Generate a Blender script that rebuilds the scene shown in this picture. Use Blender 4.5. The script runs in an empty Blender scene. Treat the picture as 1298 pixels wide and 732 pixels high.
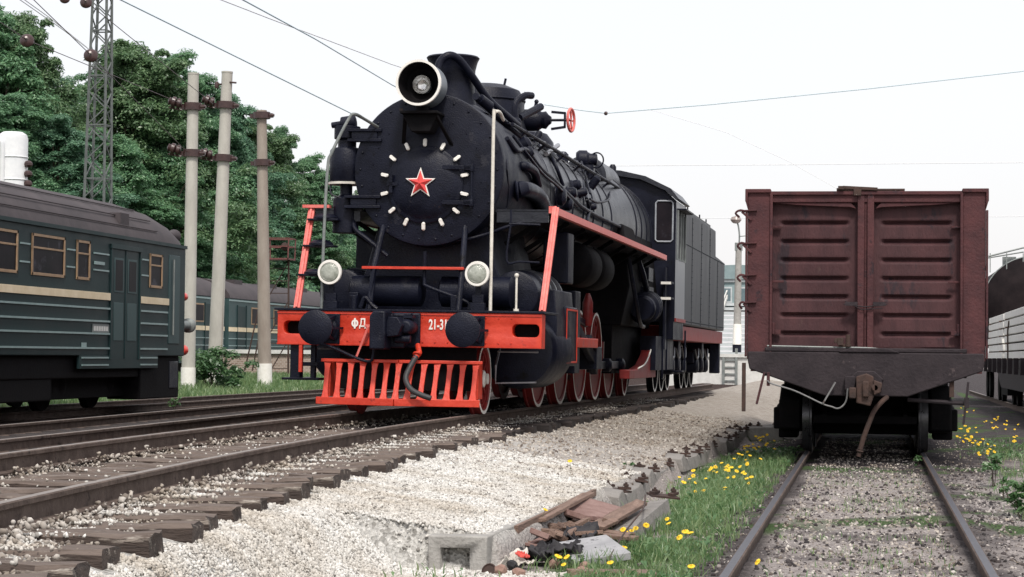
import bpy, bmesh, math, random
import numpy as np
from mathutils import Vector, Matrix
R = math.radians
random.seed(7); rng = np.random.default_rng(7)
SC = bpy.context.scene
COL = SC.collection

# ------------------------------------------------------------------ camera
FPX, CX, CY, EYE = 2700.0, 649.0, 366.0, 0.75
TH, PH, RO = R(9.5178), R(1.7875), R(0.6)
_f = np.array([-math.sin(TH)*math.cos(PH), math.cos(TH)*math.cos(PH), math.sin(PH)])
_r0 = np.array([math.cos(TH), math.sin(TH), 0.0]); _u0 = np.cross(_r0, _f)
_r = math.cos(RO)*_r0 + math.sin(RO)*_u0
_u = -math.sin(RO)*_r0 + math.cos(RO)*_u0
cam_d = bpy.data.cameras.new('camera'); cam = bpy.data.objects.new('camera', cam_d); COL.objects.link(cam)
cam_d.sensor_width = 36; cam_d.lens = FPX/1298*36; cam_d.clip_start = 0.1; cam_d.clip_end = 3000
m = Matrix.Identity(4)
for i in range(3):
    m[i][0] = _r[i]; m[i][1] = _u[i]; m[i][2] = -_f[i]
m[2][3] = EYE
cam.matrix_world = m
SC.camera = cam

# ------------------------------------------------------------------ sky, sun, exposure
W = bpy.data.worlds.new("World"); SC.world = W; W.use_nodes = True
SUN_EL, SUN_AZ = R(54), R(163)            # compass angle of the sun, clockwise from +Y
wn = W.node_tree; wn.nodes.clear()
sky = wn.nodes.new('ShaderNodeTexSky'); sky.sky_type = 'NISHITA'; sky.sun_disc = False
sky.sun_elevation = SUN_EL; sky.sun_rotation = SUN_AZ; sky.dust_density = 4; sky.air_density = 1.0
bg1 = wn.nodes.new('ShaderNodeBackground'); bg1.inputs[1].default_value = 0.05
bg2 = wn.nodes.new('ShaderNodeBackground'); bg2.inputs[1].default_value = 0.88
tcw = wn.nodes.new('ShaderNodeTexCoord'); nzw = wn.nodes.new('ShaderNodeTexNoise')
nzw.inputs['Scale'].default_value = 1.6; nzw.inputs['Detail'].default_value = 5
rpw = wn.nodes.new('ShaderNodeValToRGB')
rpw.color_ramp.elements[0].position = 0.3; rpw.color_ramp.elements[0].color = (0.955, 0.935, 0.945, 1)
rpw.color_ramp.elements[1].position = 0.75; rpw.color_ramp.elements[1].color = (1.0, 0.975, 0.98, 1)
addw = wn.nodes.new('ShaderNodeAddShader'); wo = wn.nodes.new('ShaderNodeOutputWorld')
L = wn.links.new
L(sky.outputs[0], bg1.inputs[0]); L(tcw.outputs['Generated'], nzw.inputs['Vector']); L(nzw.outputs['Fac'], rpw.inputs[0])
L(rpw.outputs[0], bg2.inputs[0]); L(bg1.outputs[0], addw.inputs[0]); L(bg2.outputs[0], addw.inputs[1]); L(addw.outputs[0], wo.inputs[0])
sd = bpy.data.lights.new('sun', 'SUN'); sun = bpy.data.objects.new('sun', sd); COL.objects.link(sun)
sd.energy = 3.0; sd.angle = R(9); sd.color = (1.0, 0.95, 0.88)
sdir = Vector((math.sin(SUN_AZ)*math.cos(SUN_EL), math.cos(SUN_AZ)*math.cos(SUN_EL), math.sin(SUN_EL)))
sun.rotation_euler = sdir.to_track_quat('Z', 'Y').to_euler(); sun.location = (30, -20, 40)
vs = SC.view_settings; vs.view_transform = 'Standard'; vs.look = 'None'; vs.exposure = 0.0; vs.gamma = 1.0; vs.use_curve_mapping = False
try: SC.cycles.max_bounces = 6; SC.cycles.use_denoising = True
except Exception: pass

# ------------------------------------------------------------------ helpers
def _ray(px, py): return _f + (px-CX)/FPX*_r - (py-CY)/FPX*_u
_E = np.array([0, 0, EYE])
def atY(px, py, Y): d = _ray(px, py); return _E + d*(Y/d[1])
def atX(px, py, X): d = _ray(px, py); return _E + d*(X/d[0])
def atz(px, py, z): d = _ray(px, py); return _E + d*((z-EYE)/d[2])

def tag(o, label=None, cat=None, group=None, kind=None):
    if label: o['label'] = label
    if cat: o['category'] = cat
    if group: o['group'] = group
    if kind or cat: o['kind'] = kind or 'thing'
    return o
def empty(name, loc=(0, 0, 0), rot=(0, 0, 0), label=None, cat=None, group=None):
    o = bpy.data.objects.new(name, None); COL.objects.link(o); o.location = loc; o.rotation_euler = rot
    o.empty_display_size = 0.2
    return tag(o, label, cat, group)

class MB:
    def __init__(s): s.v = []; s.f = []
    def add(s, vs, fs):
        n = len(s.v); s.v += [tuple(map(float, p)) for p in vs]; s.f += [tuple(n+i for i in f) for f in fs]; return s
    def box(s, x0, x1, y0, y1, z0, z1):
        vs = [(x0,y0,z0),(x1,y0,z0),(x1,y1,z0),(x0,y1,z0),(x0,y0,z1),(x1,y0,z1),(x1,y1,z1),(x0,y1,z1)]
        return s.add(vs, [(0,3,2,1),(4,5,6,7),(0,1,5,4),(1,2,6,5),(2,3,7,6),(3,0,4,7)])
    def bar(s, a, b, w, h, up=(0, 0, 1)):
        a = Vector(a); b = Vector(b); d = (b-a).normalized(); u = Vector(up)
        r = d.cross(u)
        if r.length < 1e-4: r = d.cross(Vector((0, 1, 0)))
        r.normalize(); u = r.cross(d).normalized(); vs = []
        for p in (a, b):
            for sx, sz in ((-1,-1),(1,-1),(1,1),(-1,1)): vs.append(p + r*sx*w/2 + u*sz*h/2)
        return s.add(vs, [(0,1,2,3),(7,6,5,4),(0,4,5,1),(1,5,6,2),(2,6,7,3),(3,7,4,0)])
    def tube(s, pts, r, n=10, cap=True, closed=False):
        pts = [Vector(p) for p in pts]; m_ = len(pts)
        rs = r if isinstance(r, (list, tuple)) else [r]*m_
        nrm = None; rings = []
        for i, p in enumerate(pts):
            if closed: t = pts[(i+1) % m_]-pts[i-1]
            else: t = pts[min(i+1, m_-1)]-pts[max(i-1, 0)]
            t.normalize()
            if nrm is None:
                nrm = t.cross(Vector((0, 0, 1)))
                if nrm.length < 1e-3: nrm = t.cross(Vector((1, 0, 0)))
            nrm = (nrm - t*nrm.dot(t)).normalized(); bn = t.cross(nrm)
            rings.append([p + (nrm*math.cos(2*math.pi*k/n)+bn*math.sin(2*math.pi*k/n))*rs[i] for k in range(n)])
        vs = [q for g in rings for q in g]; fs = []
        for i in range(m_ if closed else m_-1):
            j = (i+1) % m_
            for k in range(n): fs.append((i*n+k, i*n+(k+1) % n, j*n+(k+1) % n, j*n+k))
        if cap and not closed: fs.append(tuple(range(n-1, -1, -1))); fs.append(tuple((m_-1)*n+k for k in range(n)))
        return s.add(vs, fs)
    def cyl(s, a, b, r, n=20, r2=None): return s.tube([a, b], [r, r if r2 is None else r2], n)
    def lathe(s, o, ax, prof, n=32, ring=False, cap=True):
        """prof: list of (radius, distance along ax)"""
        o = Vector(o); ax = Vector(ax).normalized()
        e1 = ax.cross(Vector((0, 0, 1)))
        if e1.length < 1e-3: e1 = Vector((1, 0, 0))
        e1.normalize(); e2 = ax.cross(e1); vs = []; fs = []; m_ = len(prof)
        for k in range(n):
            a = 2*math.pi*k/n; d = e1*math.cos(a)+e2*math.sin(a)
            for r_, h in prof: vs.append(o + d*r_ + ax*h)
        for k in range(n):
            k2 = (k+1) % n
            for i in range(m_-1): fs.append((k*m_+i, k*m_+i+1, k2*m_+i+1, k2*m_+i))
            if ring: fs.append((k*m_+m_-1, k*m_, k2*m_, k2*m_+m_-1))
        cap = cap and not ring
        if cap and prof[0][0] > 1e-5: fs.append(tuple(k*m_ for k in range(n)))
        if cap and prof[-1][0] > 1e-5: fs.append(tuple(k*m_+m_-1 for k in range(n-1, -1, -1)))
        return s.add(vs, fs)
    def torus(s, o, ax, r, t, n=28, nt=8):
        o = Vector(o); ax = Vector(ax).normalized(); e1 = ax.cross(Vector((0, 0, 1)))
        if e1.length < 1e-3: e1 = Vector((1, 0, 0))
        e1.normalize(); e2 = ax.cross(e1)
        return s.tube([o+(e1*math.cos(2*math.pi*k/n)+e2*math.sin(2*math.pi*k/n))*r for k in range(n)], t, nt, closed=True)
    def prism(s, poly, d0, d1, axis='y'):
        """poly of 2D points; extruded along axis between d0 and d1. axis y: (x,z); x: (y,z); z: (x,y)"""
        def P(p, d): return {'y': (p[0], d, p[1]), 'x': (d, p[0], p[1]), 'z': (p[0], p[1], d)}[axis]
        n = len(poly); vs = [P(p, d0) for p in poly]+[P(p, d1) for p in poly]
        fs = [tuple(range(n-1, -1, -1)), tuple(range(n, 2*n))]+[(i, (i+1) % n, n+(i+1) % n, n+i) for i in range(n)]
        return s.add(vs, fs)
    def sph(s, c, r, n=10, sc=(1, 1, 1)):
        k = n//2; vs = []; fs = []
        for i in range(k+1):
            t = math.pi*i/k
            for j in range(n):
                a = 2*math.pi*j/n
                vs.append((c[0]+r*sc[0]*math.sin(t)*math.cos(a), c[1]+r*sc[1]*math.sin(t)*math.sin(a), c[2]+r*sc[2]*math.cos(t)))
        for i in range(k):
            for j in range(n): fs.append((i*n+j, (i+1)*n+j, (i+1)*n+(j+1) % n, i*n+(j+1) % n))
        return s.add(vs, fs)
    def build(s, name, mat, parent=None, bevel=0.0, smooth=True, loc=None, recalc=True):
        me = bpy.data.meshes.new(name); me.from_pydata(s.v, [], s.f)
        if recalc:
            bm = bmesh.new(); bm.from_mesh(me)
            bmesh.ops.remove_doubles(bm, verts=bm.verts, dist=1e-5)
            bmesh.ops.recalc_face_normals(bm, faces=bm.faces); bm.to_mesh(me); bm.free()
        if smooth: me.shade_smooth(); me.set_sharp_from_angle(angle=R(35))
        o = bpy.data.objects.new(name, me); COL.objects.link(o)
        if isinstance(mat, (list, tuple)):
            for q in mat: me.materials.append(q)
        else: me.materials.append(mat)
        if parent: o.parent = parent
        if loc is not None: o.location = loc
        if bevel > 0:
            b = o.modifiers.new('bevel', 'BEVEL'); b.width = bevel; b.segments = 2; b.limit_method = 'ANGLE'; b.angle_limit = R(50)
        return o
def jitter(o, amp, scale=3.0):
    from mathutils import noise
    for v in o.data.vertices:
        v.co += noise.noise_vector(v.co*scale)*amp
def smoothpath(pts, n=6):
    """Catmull-Rom"""
    P = [Vector(p) for p in pts]; P = [2*P[0]-P[1]]+P+[2*P[-1]-P[-2]]; out = []
    for i in range(1, len(P)-2):
        for k in range(n):
            t = k/n; a, b, c, d = P[i-1:i+3]
            out.append(0.5*((2*b)+(c-a)*t+(2*a-5*b+4*c-d)*t*t+(3*b-a-3*c+d)*t**3))
    out.append(P[-2]); return out
def cut(o, cutter_mb):
    c = cutter_mb.build('cutter', o.data.materials[0]); c.parent = o.parent
    md = o.modifiers.new('cut', 'BOOLEAN'); md.object = c; md.operation = 'DIFFERENCE'; md.solver = 'EXACT'
    bpy.context.view_layer.update()
    me = bpy.data.meshes.new_from_object(o.evaluated_get(bpy.context.evaluated_depsgraph_get()))
    o.modifiers.clear(); o.data = me; bpy.data.objects.remove(c)
    return o
def dup(root, loc=None, rot=None, label=None):
    c = root.copy(); COL.objects.link(c)
    if loc is not None: c.location = loc
    if rot is not None: c.rotation_euler = rot
    if label: c['label'] = label
    for ch in root.children:
        k = ch.copy(); COL.objects.link(k); k.parent = c
        for g in ch.children:
            q = g.copy(); COL.objects.link(q); q.parent = k
    return c
def textmesh(name, txt, mat, parent, size, M_, ext=0.004, sx=1.0, off=0.0):
    cu = bpy.data.curves.new('t', 'FONT'); cu.body = txt; cu.size = size; cu.extrude = ext; cu.offset = off
    cu.align_x = 'CENTER'; cu.align_y = 'CENTER'
    t = bpy.data.objects.new('t', cu); COL.objects.link(t); bpy.context.view_layer.update()
    me = bpy.data.meshes.new_from_object(t.evaluated_get(bpy.context.evaluated_depsgraph_get()))
    bpy.data.objects.remove(t); me.transform(M_ @ Matrix.Diagonal((sx, 1, 1, 1))); me.materials.clear(); me.materials.append(mat)
    o = bpy.data.objects.new(name, me); COL.objects.link(o); o.parent = parent; return o

# ------------------------------------------------------------------ materials
def mat(name, c1, c2=None, scale=4.0, rough=0.6, metal=0.0, bump=0.15, bscale=None, spots=None, detail=6, spec=None, rvar=0.15, coord='Object', stretch=None):
    """procedural paint/metal/stone: two tones by noise, optional patches (colour, amount 0..1, scale), bump"""
    M = bpy.data.materials.new(name); M.use_nodes = True; nt = M.node_tree; N = nt.nodes; K = nt.links.new
    b = N['Principled BSDF']; tc = N.new('ShaderNodeTexCoord'); src = tc.outputs[coord]
    if stretch:
        mp = N.new('ShaderNodeMapping'); mp.inputs['Scale'].default_value = stretch; K(src, mp.inputs[0]); src = mp.outputs[0]
    nz = N.new('ShaderNodeTexNoise'); nz.inputs['Scale'].default_value = scale; nz.inputs['Detail'].default_value = detail
    nz.inputs['Roughness'].default_value = 0.65; K(src, nz.inputs['Vector'])
    c2 = c2 or tuple(min(1, x*1.25) for x in c1)
    rp = N.new('ShaderNodeValToRGB'); rp.color_ramp.elements[0].position = 0.33; rp.color_ramp.elements[1].position = 0.67
    rp.color_ramp.elements[0].color = (*c1, 1); rp.color_ramp.elements[1].color = (*c2, 1); K(nz.outputs['Fac'], rp.inputs[0])
    out = rp.outputs[0]
    for sp in (spots or []):
        col, amt, sc_ = sp
        n2 = N.new('ShaderNodeTexNoise'); n2.inputs['Scale'].default_value = sc_; n2.inputs['Detail'].default_value = 8; n2.inputs['Roughness'].default_value = 0.7
        K(src, n2.inputs['Vector'])
        r2 = N.new('ShaderNodeValToRGB'); t = 0.72-0.4*amt
        r2.color_ramp.elements[0].position = t; r2.color_ramp.elements[1].position = min(1, t+0.07); K(n2.outputs['Fac'], r2.inputs[0])
        mx = N.new('ShaderNodeMix'); mx.data_type = 'RGBA'; mx.inputs[7].default_value = (*col, 1)
        K(r2.outputs[0], mx.inputs[0]); K(out, mx.inputs[6]); out = mx.outputs[2]
    K(out, b.inputs['Base Color'])
    b.inputs['Metallic'].default_value = metal
    mr = N.new('ShaderNodeMapRange'); mr.inputs[3].default_value = max(0.05, rough-rvar); mr.inputs[4].default_value = min(1, rough+rvar)
    K(nz.outputs['Fac'], mr.inputs[0]); K(mr.outputs[0], b.inputs['Roughness'])
    if spec is not None: b.inputs['Specular IOR Level'].default_value = spec
    if bump:
        nb = N.new('ShaderNodeTexNoise'); nb.inputs['Scale'].default_value = bscale or scale*6; nb.inputs['Detail'].default_value = 5; K(src, nb.inputs['Vector'])
        bp = N.new('ShaderNodeBump'); bp.inputs['Strength'].default_value = bump; bp.inputs['Distance'].default_value = 0.02
        K(nb.outputs['Fac'], bp.inputs['Height']); K(bp.outputs[0], b.inputs['Normal'])
    return M
BLK = mat('loco_black', (.0032,.0038,.0095), (.008,.0098,.021), 3, .42, 0, .32, 55, [((.030,.030,.038), .22, 2.0), ((.042,.028,.022), .15, 5), ((.002,.002,.003), .24, 3.3)], spec=.20, rvar=.28)
BLK2 = mat('boiler_black', (.008,.0095,.015), (.024,.026,.034), 2.5, .34, 0, .3, 24, [((.070,.072,.078), .26, 1.5), ((.05,.036,.03), .16, 4), ((.006,.006,.008), .2, 2.6)], spec=.35, rvar=.25)
SHADEB = mat('shade_black', (.003,.003,.004), (.008,.007,.008), 4, .8, 0, .3, 20, spec=.12)  # near-black of hidden parts; shade on undersides is put into it
RED = mat('beam_red', (.47,.030,.013), (.60,.050,.022), 5, .42, 0, .25, 22, [((.20,.018,.012), .24, 4), ((.70,.30,.24), .05, 12), ((.05,.02,.018), .08, 7)])
REDP = mat('lit_rail_red', (.60,.10,.085), (.72,.20,.17), 8, .45, 0, .15, 30, [((.8,.5,.47), .12, 9)])  # pinker than the beam red: bright light on posts and edges painted in
DRED = mat('wheel_red', (.17,.015,.015), (.26,.024,.022), 5, .5, 0, .2, 20, [((.03,.02,.02), .3, 5)])
WHT = mat('white_paint', (.72,.70,.64), (.82,.80,.76), 9, .5, 0, .1, 30, [((.35,.33,.3), .1, 12)])
CREAM = mat('cream_pipe', (.55,.52,.46), (.72,.69,.62), 9, .45, 0, .1, 30, [((.2,.18,.15), .08, 10)])
STEEL = mat('worn_steel', (.22,.22,.24), (.34,.34,.36), 14, .35, .8, .1)
LENS = mat('lamp_glass', (.24,.26,.22), (.44,.46,.41), 14, .15, 0, .3, 60)
MIRR = mat('lamp_mirror', (.42,.42,.42), (.80,.80,.78), 14, .12, .9, .3, 30)
RUST = mat('rust', (.030,.018,.015), (.065,.036,.028), 9, .85, 0, .4, 30)
RAILSIDE = mat('rail_rust', (.062,.044,.037), (.13,.10,.085), 7, .85, 0, .4, 40, [((.024,.018,.017), .3, 5)], spec=.2)
RAILTOP = mat('rail_top', (.17,.145,.125), (.27,.235,.21), 12, .5, .3, .15, 40)
RAILTOPB = mat('rail_top_dark', (.055,.055,.065), (.11,.11,.125), 12, .45, .5, .15, 40)
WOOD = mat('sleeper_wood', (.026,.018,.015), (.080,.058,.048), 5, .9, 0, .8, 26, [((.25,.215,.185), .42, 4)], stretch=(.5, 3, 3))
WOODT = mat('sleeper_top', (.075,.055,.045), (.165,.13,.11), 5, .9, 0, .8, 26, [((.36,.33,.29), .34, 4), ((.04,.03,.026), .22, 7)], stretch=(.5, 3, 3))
WOODD = mat('sleeper_wood_oily', (.012,.009,.009), (.040,.030,.027), 5, .85, 0, .7, 26, [((.15,.13,.115), .2, 4)], stretch=(.5, 3, 3))
CONC = mat('concrete', (.24,.23,.215), (.36,.35,.33), 5, .9, 0, .6, 40, [((.15,.14,.13), .24, 4), ((.42,.39,.35), .2, 2.5)])
CONC3 = mat('concrete_old', (.15,.14,.13), (.25,.235,.22), 5, .9, 0, .7, 30, [((.08,.072,.066), .3, 5), ((.33,.31,.28), .18, 3)])
CONCL = mat('concrete_pale', (.52,.52,.50), (.66,.66,.64), 4, .9, 0, .35, 30, [((.35,.34,.33), .2, 5)])
POLE = mat('pole_concrete', (.36,.345,.31), (.48,.465,.42), 2.5, .9, 0, .35, 40, [((.24,.22,.19), .2, 3)], stretch=(1, 1, .3))
POLEB = mat('pole_brownish', (.23,.19,.16), (.33,.29,.25), 2.5, .9, 0, .35, 40, stretch=(1, 1, .3))
WAG = mat('wagon_paint', (.044,.020,.023), (.078,.034,.037), 3.0, .68, 0, .4, 30, [((.030,.019,.024), .40, 2.6), ((.085,.052,.046), .16, 3.4), ((.125,.066,.062), .08, 6), ((.018,.013,.016), .18, 5)], spec=.25, stretch=(1.3, 1, .45))
WAGS = mat('wagon_post_paint', (.050,.020,.023), (.092,.034,.036), 3.0, .68, 0, .4, 30, [((.026,.017,.022), .36, 3.5), ((.16,.05,.048), .1, 7)], spec=.25)
WAGD = mat('wagon_sill_paint', (.018,.014,.017), (.038,.030,.034), 3, .75, 0, .45, 26, [((.075,.058,.06), .20, 5), ((.13,.105,.105), .10, 12), ((.012,.009,.011), .2, 3)], spec=.25)
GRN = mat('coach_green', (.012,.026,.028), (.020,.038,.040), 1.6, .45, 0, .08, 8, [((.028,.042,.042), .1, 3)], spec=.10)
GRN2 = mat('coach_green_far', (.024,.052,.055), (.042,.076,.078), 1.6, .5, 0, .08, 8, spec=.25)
ROOF = mat('coach_roof', (.044,.037,.040), (.078,.066,.070), 1.8, .7, 0, .2, 12, spec=.25)
CRM = mat('coach_cream', (.62,.50,.32), (.74,.62,.44), 3, .5, 0, .05)
FRAME = mat('window_frame_tan', (.24,.15,.085), (.36,.24,.14), 5, .55, 0, .1)
GLASS = mat('dark_glass_glints', (.005,.006,.008), (.022,.018,.022), 1.1, .35, 0, 0, spots=[((.050,.048,.062), .34, .9)], spec=.03, rvar=.05)  # pale patches paint in faint reflections and interior
LTGR = mat('rib_highlight_paint', (.16,.24,.24), (.24,.33,.33), 6, .4, 0, .05)
REDL = mat('marker_red', (.65,.05,.035), (.75,.08,.05), 6, .3, 0, 0)
TANKW = mat('tank_white', (.62,.64,.66), (.76,.77,.78), 3, .4, 0, .1, 12, [((.4,.4,.4), .12, 4)])
TANKB = mat('tank_black', (.008,.006,.007), (.020,.015,.016), 2, .7, 0, .2, 14, spec=.08)
INS = mat('insulator_brown', (.035,.018,.018), (.06,.03,.028), 8, .35, 0, .1)
GALV = mat('galvanised', (.16,.18,.18), (.25,.27,.26), 6, .6, .3, .2, 30, [((.12,.08,.06), .12, 8)])
WIRE = mat('wire_blue', (.34,.46,.50), (.44,.56,.60), 6, .5, 0, 0)
WIREG = mat('wire_grey', (.66,.68,.70), (.74,.75,.77), 6, .5, 0, 0)
BARK = mat('bark', (.05,.04,.03), (.10,.08,.06), 6, .95, 0, .6, 20)
YEL = mat('petal_yellow', (.80,.52,.02), (.85,.62,.05), 40, .7, 0, .3, 90)
RUBBER = mat('hose_rubber', (.018,.018,.020), (.034,.034,.037), 12, .6, 0, .2, 40)
BRICK = mat('old_brick', (.20,.115,.09), (.34,.22,.18), 6, .9, 0, .4, 30, [((.4,.33,.28), .2, 3)])
PLANK = mat('old_plank', (.12,.075,.055), (.24,.16,.125), 5, .9, 0, .6, 24, [((.33,.28,.24), .2, 5)], stretch=(5, .6, 5))
PLATE = mat('rusty_plate', (.17,.095,.08), (.26,.17,.15), 9, .85, 0, .4, 40, [((.34,.25,.23), .2, 5)])
FELT = mat('roofing_felt', (.009,.008,.010), (.026,.024,.028), 6, .7, 0, .8, 14)
RAG = mat('rag_pale', (.45,.42,.38), (.62,.58,.53), 8, .9, 0, .6, 20)
RAGR = mat('rag_red', (.50,.06,.05), (.62,.10,.08), 8, .8, 0, .4, 20)
def leafmat(name, a, b, c):
    M = bpy.data.materials.new(name); M.use_nodes = True; nt = M.node_tree; N = nt.nodes; K = nt.links.new
    bs = N['Principled BSDF']; g = N.new('ShaderNodeNewGeometry'); rp = N.new('ShaderNodeValToRGB')
    e = rp.color_ramp.elements; e[0].color = (*a, 1); e[1].color = (*c, 1); q = e.new(.5); q.color = (*b, 1)
    K(g.outputs['Random Per Island'], rp.inputs[0]); K(rp.outputs[0], bs.inputs['Base Color']); bs.inputs['Roughness'].default_value = .42; bs.inputs['Specular IOR Level'].default_value = .8
    tr = N.new('ShaderNodeBsdfTranslucent'); mx = N.new('ShaderNodeMixShader'); mx.inputs[0].default_value = .40
    K(rp.outputs[0], tr.inputs[0]); K(bs.outputs[0], mx.inputs[1]); K(tr.outputs[0], mx.inputs[2]); K(mx.outputs[0], N['Material Output'].inputs[0])
    return M
LEAF = leafmat('tree_leaf', (.085,.195,.105), (.14,.29,.145), (.23,.40,.21))
LEAF2 = leafmat('tree_leaf_dark', (.085,.195,.110), (.14,.285,.15), (.21,.37,.20))
LEAFB = leafmat('bush_leaf', (.05,.12,.05), (.08,.17,.07), (.13,.24,.10))
GRASS = leafmat('grass_blade', (.09,.18,.065), (.15,.25,.095), (.27,.34,.16))
GRASSD = leafmat('weed_leaf', (.07,.16,.06), (.11,.22,.085), (.17,.28,.12))

# ------------------------------------------------------------------ the ground
LHD = R(0.93); LO = np.array([-5.63, 25.9, 0.0]); TX0 = -5.68     # heading and place of the engine
def xc(y):
    y = np.asarray(y, float); return TX0+(y-LO[1])*math.tan(LHD)+np.where(y < 25.9, .0037*(y-25.9)**2, 0)
def xk(y): return -2.5+.0155*(np.asarray(y, float)-14)
def sstep(a, b, x): t = np.clip((x-a)/np.where(np.abs(np.asarray(b)-a) < 1e-6, 1e-6, np.asarray(b)-a), 0, 1); return t*t*(3-2*t)
_g = rng.random((64, 64))
def vnoise(x, y):
    xi = np.floor(x).astype(int); yi = np.floor(y).astype(int); fx = x-xi; fy = y-yi; fx = fx*fx*(3-2*fx); fy = fy*fy*(3-2*fy)
    a = _g[xi % 64, yi % 64]; b = _g[(xi+1) % 64, yi % 64]; c = _g[xi % 64, (yi+1) % 64]; d = _g[(xi+1) % 64, (yi+1) % 64]
    return (a*(1-fx)+b*fx)*(1-fy)+(c*(1-fx)+d*fx)*fy
def fbm(x, y): return vnoise(x, y)*.5+vnoise(x*2.1+7, y*2.1+3)*.28+vnoise(x*4.3+1, y*4.3+9)*.22
WX = -.045                                             # centre of the goods wagon's track
def zg(x, y):
    x = np.asarray(x, float); y = np.asarray(y, float); u = x-xc(y); k = xk(y)
    base = -.68+.05*sstep(45, 75, y)*0
    wag = np.abs(x-WX)
    base = base+.03*sstep(1.3, .9, wag)
    # bank of gravel from the sleepers down to the row of concrete
    t = np.clip((u-1.4)/np.maximum(k-xc(y)-1.4, .3), 0, 1)
    bank = -.235-.225*t-.05*np.sin(t*math.pi)*0
    fr = 1-sstep(13.90, 14.12, y)
    fall = np.where(y < 37.5, sstep(np.maximum(k+.03-1.10*fr, np.where(fr > .01, xc(y)+1.6, -99)), k+.16-.62*fr, x), sstep(k-.5, k+.9, x))
    right = bank*(1-fall)+base*fall
    left = -.22-.18*sstep(-1.5, -2.6, u)
    left = left-.16*sstep(-12.6, -14.0, x)
    left = left+.30*sstep(-18.5, -21.5, x)
    z = np.where(u > 1.35, right, np.where(u < -1.4, left, -.185-.055*sstep(.95, 1.4, np.abs(u))-.035*sstep(.72, .55, np.abs(u))))
    z = z+sstep(44, 60, y)*sstep(-4.4, -3.4, x)*sstep(2, -1.5, x)*.2
    z = z+(fbm(x*3.1, y*3.1)-.5)*.035*np.where(np.abs(x+9) < 20, 1, 0)+(fbm(x*.9+5, y*.9)-.5)*.04*sstep(1.3, 1.8, np.abs(u))
    ter = sstep(150, 400, np.hypot(x, y)); z = z*(1-ter)-.6*ter
    return z
def ncoord(segs):
    out = []
    for a, b, st in segs: out.append(np.arange(a, b, st))
    return np.concatenate(out+[[segs[-1][1]]])
gx = ncoord([(-700,-60,40), (-60,-22,1.0), (-22,-8,.35), (-8,4,.07), (4,10,.3), (10,60,3), (60,700,40)])
gy = ncoord([(-60,5,5), (5,9,.4), (9,24,.07), (24,42,.15), (42,80,.6), (80,160,4), (160,1500,60)])
GX, GY = np.meshgrid(gx, gy, indexing='ij'); GZ = zg(GX, GY)
nx, ny = GX.shape
co = np.stack([GX, GY, GZ], -1).reshape(-1, 3)
ii, jj = np.meshgrid(np.arange(nx-1), np.arange(ny-1), indexing='ij'); q = (ii*ny+jj).ravel()
quads = np.stack([q, q+ny, q+ny+1, q+1], -1)
def npmesh(name, co, faces, k):
    me = bpy.data.meshes.new(name); me.vertices.add(len(co)); me.vertices.foreach_set('co', np.asarray(co, np.float32).ravel())
    me.loops.add(faces.size); me.loops.foreach_set('vertex_index', faces.astype(np.int32).ravel())
    me.polygons.add(len(faces)); me.polygons.foreach_set('loop_start', np.arange(0, faces.size, k, dtype=np.int32))
    me.update(calc_edges=True); return me
gme = npmesh('ground', co, quads, 4); gme.shade_smooth()
X, Y = co[:, 0], co[:, 1]; U = X-xc(Y)
nzv = fbm(X*1.7, Y*1.7)-.5; nz2 = fbm(X*.6+3, Y*.6)-.5
K_ = xk(Y)
bank_m = sstep(.85, 1.15, U+nzv*.5)*(1-sstep(.0, .12, X-K_-nzv*.1+np.where((Y > 14) & (Y < 37.5), 0, -.4+nz2)))
grav = bank_m*(1-sstep(17, 30, Y+nz2*10+ (X-K_+1)*2.0))
sand = np.clip(bank_m-grav, 0, 1)
sand = np.maximum(sand, sstep(40, 46, Y)*sstep(-4.6, -4.0, X)*sstep(0, -2, X))
bedm = ((U > -1.6) & (U < 1.1)).astype(float); oily = bedm*sstep(24, 27, Y+nz2*3)          # loco bed: dusty ballast
wagd = np.abs(X-WX)
cind_shade = np.maximum(sstep(.58, .75, wagd+nzv*.3)*(1-sstep(.95, 1.40, wagd+nzv*.9+.15*(X > 0))), 0)*.85*(1-.0*Y)
cind_shade = np.maximum(cind_shade, sstep(29, 33, Y+nzv*5)*sstep(.2, .6, X)*(1-sstep(16, 20, X))*.95)  # darker ground right of the wagon also paints in shadow between the wagons
cind_shade = np.maximum(cind_shade, sstep(25, 28, Y+nzv*4)*(1-sstep(1.4, 2.2, wagd+nzv)))
cind_shade = np.maximum(cind_shade, sstep(.58, .68, fbm(X*2.2+11, Y*2.2))*.55*(X > -1.4)*(X < 1.4))
brown = ((U < -1.7) & (X > -17.8)).astype(float)
grs = np.maximum(sstep(-17.6, -18.2, X+nzv*1.0), sstep(.48, .62, fbm(X*1.1+2, Y*.7+8)+.25*np.exp(-((X+1.65)/.45)**2)+.10*np.exp(-((X-2.0)/.5)**2)-.1)*(X > -2.4)*(X < 4)*(Y > 11))
for nm, arr in (('z1', np.stack([grav, sand, cind_shade, grs], -1)), ('z2', np.stack([bedm, brown, oily, brown*0+1], -1))):
    at = gme.attributes.new(nm, 'FLOAT_COLOR', 'POINT'); at.data.foreach_set('color', arr.astype(np.float32).ravel())
GM = bpy.data.materials.new('yard_ground'); GM.use_nodes = True
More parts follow.
